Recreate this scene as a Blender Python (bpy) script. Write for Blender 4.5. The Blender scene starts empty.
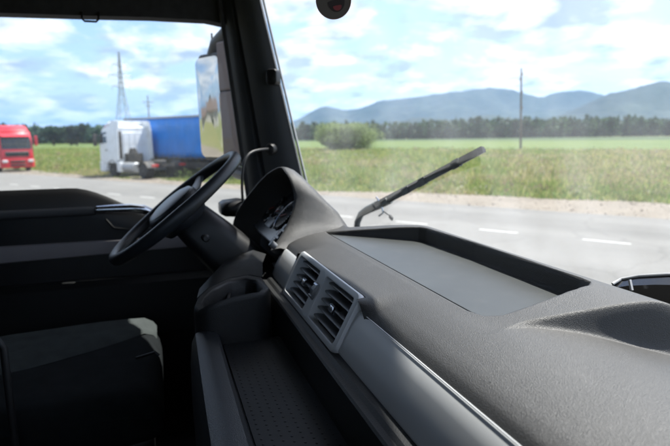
import bpy, bmesh, math, random
import numpy as np
from mathutils import Vector, Matrix
R = math.radians
rng = np.random.default_rng(7)
random.seed(7)
S = bpy.context.scene
COL = S.collection

# ------------------------------------------------------------------ camera
CAM_H = 2.5                     # eye height above the road: the cab floor is about 1.4 m up
FPX, CX, CY = 541.0, 335.0, 223.0
PITCH, YAW, ROLL = R(9.07), R(18.0), R(0.68)
_h = Vector((-math.cos(YAW), math.sin(YAW), 0))
_f = (_h * math.cos(PITCH) + Vector((0, 0, -math.sin(PITCH)))).normalized()
_r = Vector((math.sin(YAW), math.cos(YAW), 0))
_u = _r.cross(_f).normalized()
c_, s_ = math.cos(ROLL), math.sin(ROLL)
_r2 = _r * c_ - _u * s_
_u2 = _r * s_ + _u * c_
cam = bpy.data.cameras.new('camera')
camo = bpy.data.objects.new('camera', cam)
COL.objects.link(camo)
camo.matrix_world = Matrix(((_r2.x, _u2.x, -_f.x, 0), (_r2.y, _u2.y, -_f.y, 0), (_r2.z, _u2.z, -_f.z, CAM_H), (0, 0, 0, 1)))
cam.sensor_width = 36
cam.lens = 36 * FPX / 670
cam.clip_start, cam.clip_end = 0.02, 60000
cam.dof.use_dof = True
cam.dof.focus_distance = 0.86
cam.dof.aperture_fstop = 5.4
S.camera = camo

# ------------------------------------------------------------------ sky, sun, exposure
SUN_EL, SUN_AZ = R(62), math.atan2(0.97, -0.22)      # the sun stands high ahead of the truck and shines in through the windscreen
sun_dir = Vector((math.cos(SUN_EL) * math.cos(SUN_AZ), math.cos(SUN_EL) * math.sin(SUN_AZ), math.sin(SUN_EL)))
W = bpy.data.worlds.new('World'); S.world = W; W.use_nodes = True
nt = W.node_tree; N = nt.nodes; L = nt.links; N.clear()
out = N.new('ShaderNodeOutputWorld'); bg = N.new('ShaderNodeBackground'); bg.inputs['Strength'].default_value = 0.13
sky = N.new('ShaderNodeTexSky'); sky.sky_type = 'NISHITA'; sky.sun_disc = False
sky.sun_elevation = SUN_EL; sky.sun_rotation = math.pi / 2 - SUN_AZ
sky.air_density = 1.0; sky.dust_density = 1.5
tc = N.new('ShaderNodeTexCoord'); sep = N.new('ShaderNodeSeparateXYZ'); L.new(tc.outputs['Generated'], sep.inputs[0])
def wm(op, a, b=None):
    m = N.new('ShaderNodeMath'); m.operation = op
    for i, v in enumerate((a, b)):
        if v is None: continue
        if isinstance(v, (int, float)): m.inputs[i].default_value = v
        else: L.new(v, m.inputs[i])
    return m.outputs[0]
zz = wm('ADD', wm('MAXIMUM', sep.outputs['Z'], 0.0), 0.22)
comb = N.new('ShaderNodeCombineXYZ')
L.new(wm('DIVIDE', sep.outputs['X'], zz), comb.inputs[0]); L.new(wm('DIVIDE', sep.outputs['Y'], zz), comb.inputs[1])
no = N.new('ShaderNodeTexNoise'); no.inputs['Scale'].default_value = 2.3; no.inputs['Detail'].default_value = 9; no.inputs['Roughness'].default_value = 0.58
no.inputs['Distortion'].default_value = 0.25
L.new(comb.outputs[0], no.inputs['Vector'])
cr = N.new('ShaderNodeValToRGB'); cr.color_ramp.elements[0].position = 0.43; cr.color_ramp.elements[1].position = 0.545
L.new(no.outputs['Fac'], cr.inputs[0])
no2 = N.new('ShaderNodeTexNoise'); no2.inputs['Scale'].default_value = 3.6; no2.inputs['Detail'].default_value = 5
L.new(comb.outputs[0], no2.inputs['Vector'])
cr2 = N.new('ShaderNodeValToRGB')
cr2.color_ramp.elements[0].position = 0.40; cr2.color_ramp.elements[0].color = (1.35, 1.52, 1.75, 1)
cr2.color_ramp.elements[1].position = 0.56; cr2.color_ramp.elements[1].color = (3.5, 3.45, 3.4, 1)
L.new(no2.outputs['Fac'], cr2.inputs[0])
sk_ = N.new('ShaderNodeMix'); sk_.data_type = 'RGBA'; sk_.blend_type = 'MULTIPLY'; sk_.inputs[0].default_value = 1.0
sk_.inputs[7].default_value = (0.48, 0.49, 0.55, 1); L.new(sky.outputs[0], sk_.inputs[6])      # thin veil dims the open sky a little
mx = N.new('ShaderNodeMix'); mx.data_type = 'RGBA'
L.new(wm('MULTIPLY', cr.outputs[0], 0.92), mx.inputs[0]); L.new(sk_.outputs[2], mx.inputs[6]); L.new(cr2.outputs[0], mx.inputs[7])
L.new(mx.outputs[2], bg.inputs['Color']); L.new(bg.outputs[0], out.inputs['Surface'])

sl = bpy.data.lights.new('sun', 'SUN'); sl.energy = 3.2; sl.angle = R(0.53); sl.color = (1.0, 0.965, 0.91)
so = bpy.data.objects.new('sun', sl); COL.objects.link(so)
so.rotation_euler = sun_dir.to_track_quat('Z', 'Y').to_euler(); so.location = (20, -30, 60)

S.render.engine = 'CYCLES'
S.view_settings.view_transform = 'Standard'; S.view_settings.look = 'None'
S.view_settings.gamma = 1.0; S.view_settings.use_curve_mapping = False
S.view_settings.exposure = 1.95
S.cycles.use_denoising = True
S.cycles.max_bounces = 8; S.cycles.transparent_max_bounces = 16; S.cycles.volume_bounces = 0
S.cycles.caustics_reflective = False; S.cycles.caustics_refractive = False
S.cycles.sample_clamp_indirect = 6.0

# ------------------------------------------------------------------ measuring helpers (points relative to the camera)
def ray(x, y):
    a, b = (x - CX) / FPX, (CY - y) / FPX
    return _f + _r2 * a + _u2 * b
def atx(x, y, X): r = ray(x, y); return r * (X / r.x)
def aty(x, y, Y): r = ray(x, y); return r * (Y / r.y)
def atz(x, y, Z): r = ray(x, y); return r * (Z / r.z)
def ground(x, y): p = atz(x, y, -CAM_H); p.z = 0; return p
def azim(x, D):                       # ground point below a horizon pixel, at depth D along the view
    a = (x - CX) / FPX; d = _h + _r * a
    return Vector((d.x * D, d.y * D, 0))
RD = Vector((math.cos(R(35)), math.sin(R(35)), 0))     # along the road
RN = Vector((-math.sin(R(35)), math.cos(R(35)), 0))    # away across the road
def onroad(a, o, z=0): p = RD * a + RN * o; p.z = z; return p

# ------------------------------------------------------------------ materials
def nmat(name):
    m = bpy.data.materials.new(name); m.use_nodes = True
    return m, m.node_tree.nodes, m.node_tree.links, m.node_tree.nodes['Principled BSDF']
def mat(name, col, rough=0.5, metal=0.0, var=0.12, vscale=6.0, bump=None, spec=0.5, coat=0.0, col2=None, dirt=None):
    m, n, l, b = nmat(name)
    b.inputs['Roughness'].default_value = rough; b.inputs['Metallic'].default_value = metal
    b.inputs['Specular IOR Level'].default_value = spec; b.inputs['Coat Weight'].default_value = coat
    t = n.new('ShaderNodeTexCoord'); no = n.new('ShaderNodeTexNoise')
    no.inputs['Scale'].default_value = vscale; no.inputs['Detail'].default_value = 6
    l.new(t.outputs['Object'], no.inputs['Vector'])
    r_ = n.new('ShaderNodeValToRGB'); l.new(no.outputs['Fac'], r_.inputs[0])
    c2 = col2 or tuple(min(1, c * (1 + var)) for c in col)
    c1 = col if col2 else tuple(c * (1 - var) for c in col)
    r_.color_ramp.elements[0].position = 0.32; r_.color_ramp.elements[1].position = 0.68
    r_.color_ramp.elements[0].color = (*c1, 1); r_.color_ramp.elements[1].color = (*c2, 1)
    src = r_.outputs[0]
    if dirt:
        n2 = n.new('ShaderNodeTexNoise'); n2.inputs['Scale'].default_value = dirt[1]; n2.inputs['Detail'].default_value = 8
        l.new(t.outputs['Object'], n2.inputs['Vector'])
        rr = n.new('ShaderNodeValToRGB'); rr.color_ramp.elements[0].position = dirt[2]; rr.color_ramp.elements[1].position = dirt[2] + 0.18
        l.new(n2.outputs['Fac'], rr.inputs[0])
        mm = n.new('ShaderNodeMix'); mm.data_type = 'RGBA'; mm.inputs[7].default_value = (*dirt[0], 1)
        ml = n.new('ShaderNodeMath'); ml.operation = 'MULTIPLY'; ml.inputs[1].default_value = dirt[3]
        l.new(rr.outputs[0], ml.inputs[0]); l.new(ml.outputs[0], mm.inputs[0]); l.new(src, mm.inputs[6]); src = mm.outputs[2]
    l.new(src, b.inputs['Base Color'])
    if bump:
        kind, sc, st, dist = bump
        if kind == 'voronoi':
            v = n.new('ShaderNodeTexVoronoi'); v.inputs['Scale'].default_value = sc; o = v.outputs['Distance']
        else:
            v = n.new('ShaderNodeTexNoise'); v.inputs['Scale'].default_value = sc; v.inputs['Detail'].default_value = 3; o = v.outputs['Fac']
        l.new(t.outputs['Object'], v.inputs['Vector'])
        bp = n.new('ShaderNodeBump'); bp.inputs['Strength'].default_value = st; bp.inputs['Distance'].default_value = dist
        l.new(o, bp.inputs['Height']); l.new(bp.outputs[0], b.inputs['Normal'])
    return m
def glass(name, tint, dust=0.02):
    m = bpy.data.materials.new(name); m.use_nodes = True; n = m.node_tree.nodes; l = m.node_tree.links; n.clear()
    o = n.new('ShaderNodeOutputMaterial'); tr = n.new('ShaderNodeBsdfTransparent'); tr.inputs[0].default_value = (*tint, 1)
    gl = n.new('ShaderNodeBsdfGlossy'); gl.inputs['Roughness'].default_value = 0.01
    fr = n.new('ShaderNodeFresnel'); fr.inputs[0].default_value = 1.35
    m1 = n.new('ShaderNodeMixShader'); l.new(fr.outputs[0], m1.inputs[0]); l.new(tr.outputs[0], m1.inputs[1]); l.new(gl.outputs[0], m1.inputs[2])
    df = n.new('ShaderNodeBsdfTranslucent'); df.inputs[0].default_value = (0.75, 0.78, 0.8, 1)
    t = n.new('ShaderNodeTexCoord'); no = n.new('ShaderNodeTexNoise'); no.inputs['Scale'].default_value = 7; no.inputs['Detail'].default_value = 9
    l.new(t.outputs['Object'], no.inputs['Vector'])
    mr = n.new('ShaderNodeMapRange'); mr.inputs[1].default_value = 0.3; mr.inputs[2].default_value = 0.75; mr.inputs[3].default_value = dust * 0.3; mr.inputs[4].default_value = dust * 1.7
    l.new(no.outputs['Fac'], mr.inputs[0])
    m2 = n.new('ShaderNodeMixShader'); l.new(mr.outputs[0], m2.inputs[0]); l.new(m1.outputs[0], m2.inputs[1]); l.new(df.outputs[0], m2.inputs[2])
    l.new(m2.outputs[0], o.inputs['Surface'])
    return m
def vcol_mat(name, rough=0.7, trans=0.0):
    m, n, l, b = nmat(name)
    a = n.new('ShaderNodeAttribute'); a.attribute_name = 'tint'
    l.new(a.outputs['Color'], b.inputs['Base Color']); b.inputs['Roughness'].default_value = rough
    b.inputs['Specular IOR Level'].default_value = 0.2
    if trans:
        t = n.new('ShaderNodeBsdfTranslucent'); l.new(a.outputs['Color'], t.inputs[0])
        mxs = n.new('ShaderNodeMixShader'); mxs.inputs[0].default_value = trans
        o = n['Material Output']; l.new(b.outputs[0], mxs.inputs[1]); l.new(t.outputs[0], mxs.inputs[2]); l.new(mxs.outputs[0], o.inputs['Surface'])
    return m

M = {}
M['pad'] = mat('grained_dash_plastic', (0.018, 0.0178, 0.0175), 0.52, var=0.10, vscale=14, bump=('voronoi', 1000, 0.5, 0.0010), spec=0.8, dirt=((0.075, 0.073, 0.07), 38, 0.58, 0.22))
M['mat'] = mat('tray_liner_plastic', (0.036, 0.040, 0.040), 0.42, var=0.08, vscale=10, bump=('noise', 900, 0.2, 0.0006), spec=0.55, dirt=((0.062, 0.064, 0.062), 30, 0.52, 0.3))
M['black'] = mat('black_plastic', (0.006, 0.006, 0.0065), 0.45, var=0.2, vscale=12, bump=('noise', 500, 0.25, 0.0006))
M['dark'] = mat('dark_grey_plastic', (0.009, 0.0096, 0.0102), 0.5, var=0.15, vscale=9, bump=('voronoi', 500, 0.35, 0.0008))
M['gloss'] = mat('gloss_black_plastic', (0.008, 0.008, 0.009), 0.16, var=0.1)
M['silver'] = mat('silver_painted_plastic', (0.56, 0.575, 0.585), 0.44, metal=0.12, var=0.05, vscale=5)
M['slat'] = mat('vent_slat_plastic', (0.13, 0.135, 0.14), 0.38, var=0.1)
M['chrome'] = mat('satin_chrome', (0.62, 0.64, 0.68), 0.18, metal=1.0, var=0.05)
M['lining'] = mat('headliner_fabric', (0.035, 0.035, 0.038), 0.9, var=0.15, vscale=30, bump=('noise', 300, 0.4, 0.001), spec=0.2)
M['pillar'] = mat('pillar_trim_plastic', (0.026, 0.029, 0.033), 0.6, var=0.12, vscale=8, bump=('voronoi', 350, 0.3, 0.0008))
M['rubber'] = mat('rubber_seal', (0.012, 0.012, 0.013), 0.7, var=0.2)
M['seal'] = mat('pale_window_seal', (0.45, 0.47, 0.48), 0.5, var=0.08)
M['taupe'] = mat('taupe_door_panel', (0.27, 0.25, 0.258), 0.6, var=0.08, bump=('noise', 260, 0.2, 0.0008))
M['rail'] = mat('grey_rail_pad', (0.06, 0.06, 0.06), 0.7, var=0.1)
M['lip'] = mat('shelf_lip_plastic', (0.030, 0.033, 0.036), 0.36, var=0.1, bump=('voronoi', 640, 0.4, 0.001))
M['seat'] = mat('window_lit_fabric', (0.046, 0.053, 0.052), 0.95, var=0.15, vscale=24, bump=('noise', 700, 0.5, 0.001), spec=0.15)  # lighter tone paints the window light on the far half of the cushion
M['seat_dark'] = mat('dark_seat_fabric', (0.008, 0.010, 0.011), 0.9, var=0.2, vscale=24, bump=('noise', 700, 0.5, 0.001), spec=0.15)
M['leather'] = mat('wheel_leather', (0.016, 0.018, 0.021), 0.42, var=0.15, vscale=20, bump=('voronoi', 420, 0.3, 0.0006))
M['hub'] = mat('wheel_hub_plastic', (0.075, 0.082, 0.092), 0.38, var=0.08)
M['mirror'] = mat('mirror_silvering', (0.60, 0.60, 0.58), 0.07, metal=1.0, var=0.01)
M['housing'] = mat('mirror_housing_plastic', (0.15, 0.095, 0.085), 0.55, var=0.12, vscale=9, bump=('noise', 160, 0.3, 0.001))
M['windscreen'] = glass('windscreen_glass', (0.92, 0.94, 0.94), 0.058)
M['window'] = glass('side_window_glass', (0.90, 0.93, 0.93), 0.045)
M['gauge'] = mat('gauge_face', (0.02, 0.022, 0.028), 0.25, var=0.1)
M['tick'] = mat('white_marking', (0.55, 0.56, 0.58), 0.5, var=0.05)
M['red_plastic'] = mat('red_plastic', (0.45, 0.03, 0.02), 0.4, var=0.1)
M['card'] = mat('card_disc', (0.10, 0.085, 0.082), 0.8, var=0.06)
M['card_edge'] = mat('orange_card_edge', (0.30, 0.10, 0.05), 0.7, var=0.06)
M['mouth'] = mat('dark_print', (0.03, 0.022, 0.025), 0.8, var=0.05)
M['tongue'] = mat('red_print', (0.22, 0.04, 0.05), 0.8, var=0.05)
M['wiper'] = mat('weathered_wiper_metal', (0.13, 0.145, 0.138), 0.5, var=0.2, vscale=40, bump=('noise', 200, 0.3, 0.001), dirt=((0.14, 0.14, 0.13), 30, 0.55, 0.5))

# ------------------------------------------------------------------ mesh helpers
class MB:
    """collects shapes of ONE mesh"""
    def __init__(s): s.v = []; s.f = []
    def add(s, vs, fs):
        o = len(s.v); s.v += [tuple(p) for p in vs]; s.f += [tuple(i + o for i in q) for q in fs]; return s
    def box(s, lo, hi, mtx=None):
        (a, b, c), (d, e, f) = lo, hi
        vs = [(a, b, c), (d, b, c), (d, e, c), (a, e, c), (a, b, f), (d, b, f), (d, e, f), (a, e, f)]
        if mtx: vs = [mtx @ Vector(p) for p in vs]
        return s.add(vs, [(3, 2, 1, 0), (4, 5, 6, 7), (0, 1, 5, 4), (1, 2, 6, 5), (2, 3, 7, 6), (3, 0, 4, 7)])
    def grid(s, rows, close_u=False, close_v=False):
        nv = len(rows[0]); fs = []
        nr = len(rows)
        for i in range(nr if close_v else nr - 1):
            for j in range(nv if close_u else nv - 1):
                a, b = i * nv + j, i * nv + (j + 1) % nv
                c, d = ((i + 1) % nr) * nv + (j + 1) % nv, ((i + 1) % nr) * nv + j
                fs.append((a, b, c, d))
        return s.add([p for r in rows for p in r], fs)
    def loft(s, rows, cap=True):
        n0 = len(s.v); s.grid(rows, close_u=True); n = len(rows[0])
        if cap:
            s.f.append(tuple(n0 + i for i in reversed(range(n)))); b = n0 + (len(rows) - 1) * n
            s.f.append(tuple(b + i for i in range(n)))
        return s
    def tube(s, pts, rad, seg=10, cap=True):
        pts = [Vector(p) for p in pts]; rads = rad if isinstance(rad, (list, tuple)) else [rad] * len(pts)
        rows = []; up = None
        for i, p in enumerate(pts):
            t = (pts[min(i + 1, len(pts) - 1)] - pts[max(i - 1, 0)]).normalized()
            if up is None:
                up = Vector((0, 0, 1)) if abs(t.z) < 0.9 else Vector((1, 0, 0))
            a = t.cross(up).normalized(); b = a.cross(t).normalized(); up = b
            rows.append([p + (a * math.cos(k * 2 * math.pi / seg) + b * math.sin(k * 2 * math.pi / seg)) * rads[i] for k in range(seg)])
        return s.loft(rows, cap)
    def lathe(s, prof, seg=32, mtx=None):     # (r, z) pairs about local z
        rows = [[Vector((r * math.cos(2 * math.pi * k / seg), r * math.sin(2 * math.pi * k / seg), z)) for k in range(seg)] for r, z in prof]
        if mtx: rows = [[mtx @ p for p in r] for r in rows]
        return s.loft(rows, True)
    def prism(s, poly, z0, z1, mtx=None):     # 2-D outline raised along z
        rows = [[Vector((x, y, z)) for x, y in poly] for z in (z0, z1)]
        if mtx: rows = [[mtx @ p for p in r] for r in rows]
        return s.loft(rows, True)
    def plate(s, poly, z0, z1, bev, mtx=None):   # outline raised along z with a chamfered top edge
        c = Vector((sum(p[0] for p in poly) / len(poly), sum(p[1] for p in poly) / len(poly)))
        def inset(d): return [(p[0] + (c.x - p[0]) / max(1e-6, (Vector(p) - c).length) * d, p[1] + (c.y - p[1]) / max(1e-6, (Vector(p) - c).length) * d) for p in poly]
        rows = []
        for d, z in ((0, z0), (0, z1 - bev), (bev * 0.3, z1 - bev * 0.3), (bev, z1)):
            rows.append([Vector((x, y, z)) for x, y in inset(d)])
        if mtx: rows = [[mtx @ p for p in r] for r in rows]
        return s.loft(rows, True)
def rrect(w, h, r, n=5, cx=0, cy=0):
    out = []
    for qx, qy, a0 in ((1, 1, 0), (-1, 1, 90), (-1, -1, 180), (1, -1, 270)):
        for k in range(n + 1):
            a = R(a0 + 90 * k / n); out.append((cx + qx * (w / 2 - r) + r * math.cos(a), cy + qy * (h / 2 - r) + r * math.sin(a)))
    return out

def thing(name, label, cat, base=(0, 0, 0), group=None, rotz=0.0):
    o = bpy.data.objects.new(name, None); COL.objects.link(o); o.location = base; o.rotation_euler = (0, 0, rotz)
    o['label'] = label; o['category'] = cat
    o.empty_display_size = 0.1
    if group: o['group'] = group
    return o
CABZ = Vector((0, 0, CAM_H))
def cabthing(name, label, cat, base):        # base given relative to the eye point
    return thing(name, label, cat, Vector(base) + CABZ)
def mesh(name, mb, smooth=None):
    me = bpy.data.meshes.new(name); me.from_pydata(mb.v, [], mb.f); me.update()
    if smooth:
        me.polygons.foreach_set('use_smooth', [True] * len(me.polygons))
        me.set_sharp_from_angle(angle=R(smooth))
    return me
def part(name, mb, m, parent, base=None, smooth=40, bevel=0, label=None):
    """one mesh object; base = offset already contained in the vertices"""
    if base is not None:
        b = Vector(base); mb.v = [tuple(Vector(p) - b) for p in mb.v]
    me = mesh(name, mb, smooth); me.materials.append(M[m] if isinstance(m, str) else m)
    o = bpy.data.objects.new(name, me); COL.objects.link(o)
    if parent: o.parent = parent
    if bevel:
        bv = o.modifiers.new('bevel', 'BEVEL'); bv.width = bevel; bv.segments = 2; bv.limit_method = 'ANGLE'; bv.angle_limit = R(40)
    if label: o['label'] = label
    return o
def like(src, name, parent, loc=(0, 0, 0), rot=(0, 0, 0), label=None):
    o = src.copy(); o.name = name; COL.objects.link(o); o.parent = parent; o.location = loc; o.rotation_euler = rot
    if label: o['label'] = label
    return o
def struct(name, mb, m, smooth=None, parent=None):
    o = part(name, mb, m, parent, smooth=smooth)
    if not parent: o['kind'] = 'structure'
    return o
def sstep(e0, e1, x):
    t = np.clip((x - e0) / (e1 - e0), 0, 1); return t * t * (3 - 2 * t)
def np_mesh(name, V, F, mats, cols=None, smooth=False):
    me = bpy.data.meshes.new(name); n = F.shape[1]
    me.vertices.add(len(V)); me.vertices.foreach_set('co', V.astype(np.float32).ravel())
    me.loops.add(F.size); me.loops.foreach_set('vertex_index', F.astype(np.int32).ravel())
    me.polygons.add(len(F)); me.polygons.foreach_set('loop_start', (np.arange(len(F)) * n).astype(np.int32))
    me.update(calc_edges=True); me.validate()
    if smooth: me.polygons.foreach_set('use_smooth', [True] * len(me.polygons))
    if cols is not None:
        a = me.color_attributes.new('tint', 'FLOAT_COLOR', 'POINT')
        a.data.foreach_set('color', np.concatenate([cols, np.ones((len(cols), 1))], 1).astype(np.float32).ravel())
    for m in mats: me.materials.append(m)
    return me
def noise2(x, y, seed=0, octaves=4):          # cheap smooth noise, 0..1
    r = np.random.default_rng(seed); v = 0; amp = 1; tot = 0
    for k in range(octaves):
        f = 2 ** k; s = 0
        for j in range(5):
            a = r.uniform(0, 6.28); w = f * r.uniform(0.7, 1.4)
            s = s + np.sin((x * math.cos(a) + y * math.sin(a)) * w * 6.28 + r.uniform(0, 6.28))
        v = v + amp * s / 5; tot += amp * 0.7; amp *= 0.55
    return np.clip(0.5 + 0.5 * v / tot, 0, 1)
# ------------------------------------------------------------------ the setting: ground, road, fields, hills
def ground_mat(name, cols, scales, rough=0.9, bump=None):
    """several soil and plant colours broken up by noise at two sizes"""
    m, n, l, b = nmat(name); b.inputs['Roughness'].default_value = rough; b.inputs['Specular IOR Level'].default_value = 0.2
    t = n.new('ShaderNodeTexCoord'); prev = None
    for i, sc in enumerate(scales):
        no = n.new('ShaderNodeTexNoise'); no.inputs['Scale'].default_value = sc; no.inputs['Detail'].default_value = 8; no.inputs['Roughness'].default_value = 0.62
        l.new(t.outputs['Object'], no.inputs['Vector'])
        r_ = n.new('ShaderNodeValToRGB'); l.new(no.outputs['Fac'], r_.inputs[0])
        r_.color_ramp.elements[0].position = 0.36; r_.color_ramp.elements[1].position = 0.64
        r_.color_ramp.elements[0].color = (*cols[2 * i], 1); r_.color_ramp.elements[1].color = (*cols[2 * i + 1], 1)
        if prev is None: prev = r_.outputs[0]
        else:
            mm = n.new('ShaderNodeMix'); mm.data_type = 'RGBA'; mm.inputs[0].default_value = 0.45
            l.new(prev, mm.inputs[6]); l.new(r_.outputs[0], mm.inputs[7]); prev = mm.outputs[2]
    l.new(prev, b.inputs['Base Color'])
    if bump:
        v = n.new('ShaderNodeTexNoise'); v.inputs['Scale'].default_value = bump[0]; v.inputs['Detail'].default_value = 5
        l.new(t.outputs['Object'], v.inputs['Vector'])
        bp = n.new('ShaderNodeBump'); bp.inputs['Strength'].default_value = bump[1]; bp.inputs['Distance'].default_value = bump[2]
        l.new(v.outputs['Fac'], bp.inputs['Height']); l.new(bp.outputs[0], b.inputs['Normal'])
    return m
M['meadow'] = ground_mat('meadow_soil', [(0.10, 0.13, 0.04), (0.20, 0.18, 0.09), (0.09, 0.14, 0.04), (0.23, 0.20, 0.11)], (0.05, 1.3), bump=(3, 0.6, 0.2))
M['crop'] = ground_mat('young_crop', [(0.066, 0.112, 0.024), (0.105, 0.145, 0.034), (0.060, 0.10, 0.025), (0.11, 0.13, 0.045)], (0.02, 0.4))
M['maize'] = ground_mat('dark_crop', [(0.030, 0.058, 0.018), (0.044, 0.075, 0.024), (0.028, 0.052, 0.02), (0.044, 0.07, 0.027)], (0.015, 0.3))
M['asphalt'] = ground_mat('worn_asphalt', [(0.142, 0.140, 0.133), (0.172, 0.169, 0.16), (0.118, 0.116, 0.11), (0.205, 0.20, 0.19)], (0.35, 45.0), rough=0.85, bump=(90, 0.5, 0.01))
def add_wear(m):
    n = m.node_tree.nodes; l = m.node_tree.links; b = n['Principled BSDF']; src = b.inputs['Base Color'].links[0].from_socket
    t = n.new('ShaderNodeTexCoord'); mp = n.new('ShaderNodeMapping'); mp.inputs['Rotation'].default_value = (0, 0, -R(35)); l.new(t.outputs['Object'], mp.inputs['Vector'])
    mp2 = n.new('ShaderNodeMapping'); mp2.inputs['Scale'].default_value = (0.03, 0.55, 1); l.new(mp.outputs[0], mp2.inputs['Vector'])
    tr = n.new('ShaderNodeTexNoise'); tr.inputs['Scale'].default_value = 1.0; tr.inputs['Detail'].default_value = 5; l.new(mp2.outputs[0], tr.inputs['Vector'])
    vo = n.new('ShaderNodeTexVoronoi'); vo.feature = 'DISTANCE_TO_EDGE'; vo.inputs['Scale'].default_value = 0.33; vo.inputs['Randomness'].default_value = 1.0
    ds = n.new('ShaderNodeTexNoise'); ds.inputs['Scale'].default_value = 1.2; ds.inputs['Detail'].default_value = 6; l.new(mp.outputs[0], ds.inputs['Vector'])
    av = n.new('ShaderNodeMix'); av.data_type = 'RGBA'; av.blend_type = 'ADD'; av.inputs[0].default_value = 0.9; l.new(mp.outputs[0], av.inputs[6]); l.new(ds.outputs['Color'], av.inputs[7]); l.new(av.outputs[2], vo.inputs['Vector'])
    cr = n.new('ShaderNodeMapRange'); cr.inputs[1].default_value = 0.004; cr.inputs[2].default_value = 0.02; cr.inputs[3].default_value = 0.86; cr.inputs[4].default_value = 1.0; l.new(vo.outputs['Distance'], cr.inputs[0])
    wr = n.new('ShaderNodeMapRange'); wr.inputs[1].default_value = 0.3; wr.inputs[2].default_value = 0.7; wr.inputs[3].default_value = 0.86; wr.inputs[4].default_value = 1.12; l.new(tr.outputs['Fac'], wr.inputs[0])
    mu = n.new('ShaderNodeMath'); mu.operation = 'MULTIPLY'; l.new(cr.outputs[0], mu.inputs[0]); l.new(wr.outputs[0], mu.inputs[1])
    mm = n.new('ShaderNodeMix'); mm.data_type = 'RGBA'; mm.blend_type = 'MULTIPLY'; mm.inputs[0].default_value = 1.0; l.new(src, mm.inputs[6]); l.new(mu.outputs[0], mm.inputs[7]); l.new(mm.outputs[2], b.inputs['Base Color'])
add_wear(M['asphalt'])
M['gravel'] = ground_mat('dusty_gravel', [(0.165, 0.145, 0.118), (0.245, 0.215, 0.178), (0.12, 0.105, 0.085), (0.28, 0.245, 0.205)], (0.6, 9.0), bump=(20, 0.8, 0.05))
M['path'] = ground_mat('pale_path', [(0.30, 0.28, 0.24), (0.38, 0.35, 0.31), (0.25, 0.23, 0.20), (0.4, 0.37, 0.33)], (0.6, 9.0))
M['paint'] = mat('road_paint', (0.40, 0.40, 0.38), 0.7, var=0.1, vscale=9, dirt=((0.2, 0.2, 0.19), 7, 0.55, 0.6))
M['forest'] = ground_mat('forested_slope', [(0.010, 0.018, 0.014), (0.042, 0.058, 0.034), (0.012, 0.022, 0.016), (0.044, 0.058, 0.036)], (0.0016, 0.010))

mb = MB(); s = 29000; mb.add([(-s, -s, 0), (s, -s, 0), (s, s, 0), (-s, s, 0)], [(0, 1, 2, 3)]); struct('ground', mb, 'meadow')
def band(name, o0, o1, a0, a1, z, m, wob0=0, wob1=0, n=160, parent=None, wide=False):
    rows = [[], []]
    for i in range(n + 1):
        a = a0 + (a1 - a0) * i / n
        w0 = wob0 * (noise2(np.array(a * 0.11), np.array(0.3), 3, 4) - 0.5) * 2
        o1v = o1 + (2.3 * float(sstep(-17, -5, np.array(a))) if wide else 0)
        w1 = wob1 * (noise2(np.array(a * 0.07), np.array(1.7), 5, 4) - 0.5) * 2
        rows[0].append(onroad(a, o0 + float(w0), z)); rows[1].append(onroad(a, o1v + float(w1), z))
    mb = MB(); mb.grid(rows)
    return struct(name, mb, m, parent=parent)
band('crop_field', 82, 240, -900, 900, 0.006, 'crop', 3, 6)
band('maize_field', 236, 420, -1500, 1500, 0.012, 'maize', 4, 0)
band('road_shoulder', 17.6, 21.0, -160, 120, 0.004, 'gravel', 0, 0.7, 300, wide=True)
band('rear_shoulder', -5.5, -2.2, -160, 120, 0.004, 'gravel', 0.8, 0, 200)
road = band('road', -2.6, 18.3, -400, 300, 0.010, 'asphalt', 0.1, 0.14, 900)
mbd = MB(); mbd.box((-0.515, -0.06, 0), (0.515, 0.06, 0.004))
dash0 = None
for k in range(-26, 6):
    a = -4.97 + 2.57 * k; p = onroad(a, 13.67, 0.0105)
    if dash0 is None: dash0 = o = part('lane_marking', mbd, 'paint', road, smooth=None)
    else: o = like(dash0, 'lane_marking', road)
    o.location = p; o.rotation_euler = (0, 0, R(35))
# a pale track through the grass behind the truck (seen in the mirror)
mb = MB(); rows = []
for k in range(40):
    t = k / 39; c = Vector((-2.2 - 20 * t + 1.5 * math.sin(t * 5), -7 - 44 * t, 0.008)); rows.append([c + Vector((-.5, 0.2, 0)), c + Vector((.5, -0.2, 0))])
mb.grid(rows); struct('track', mb, 'path')

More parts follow.
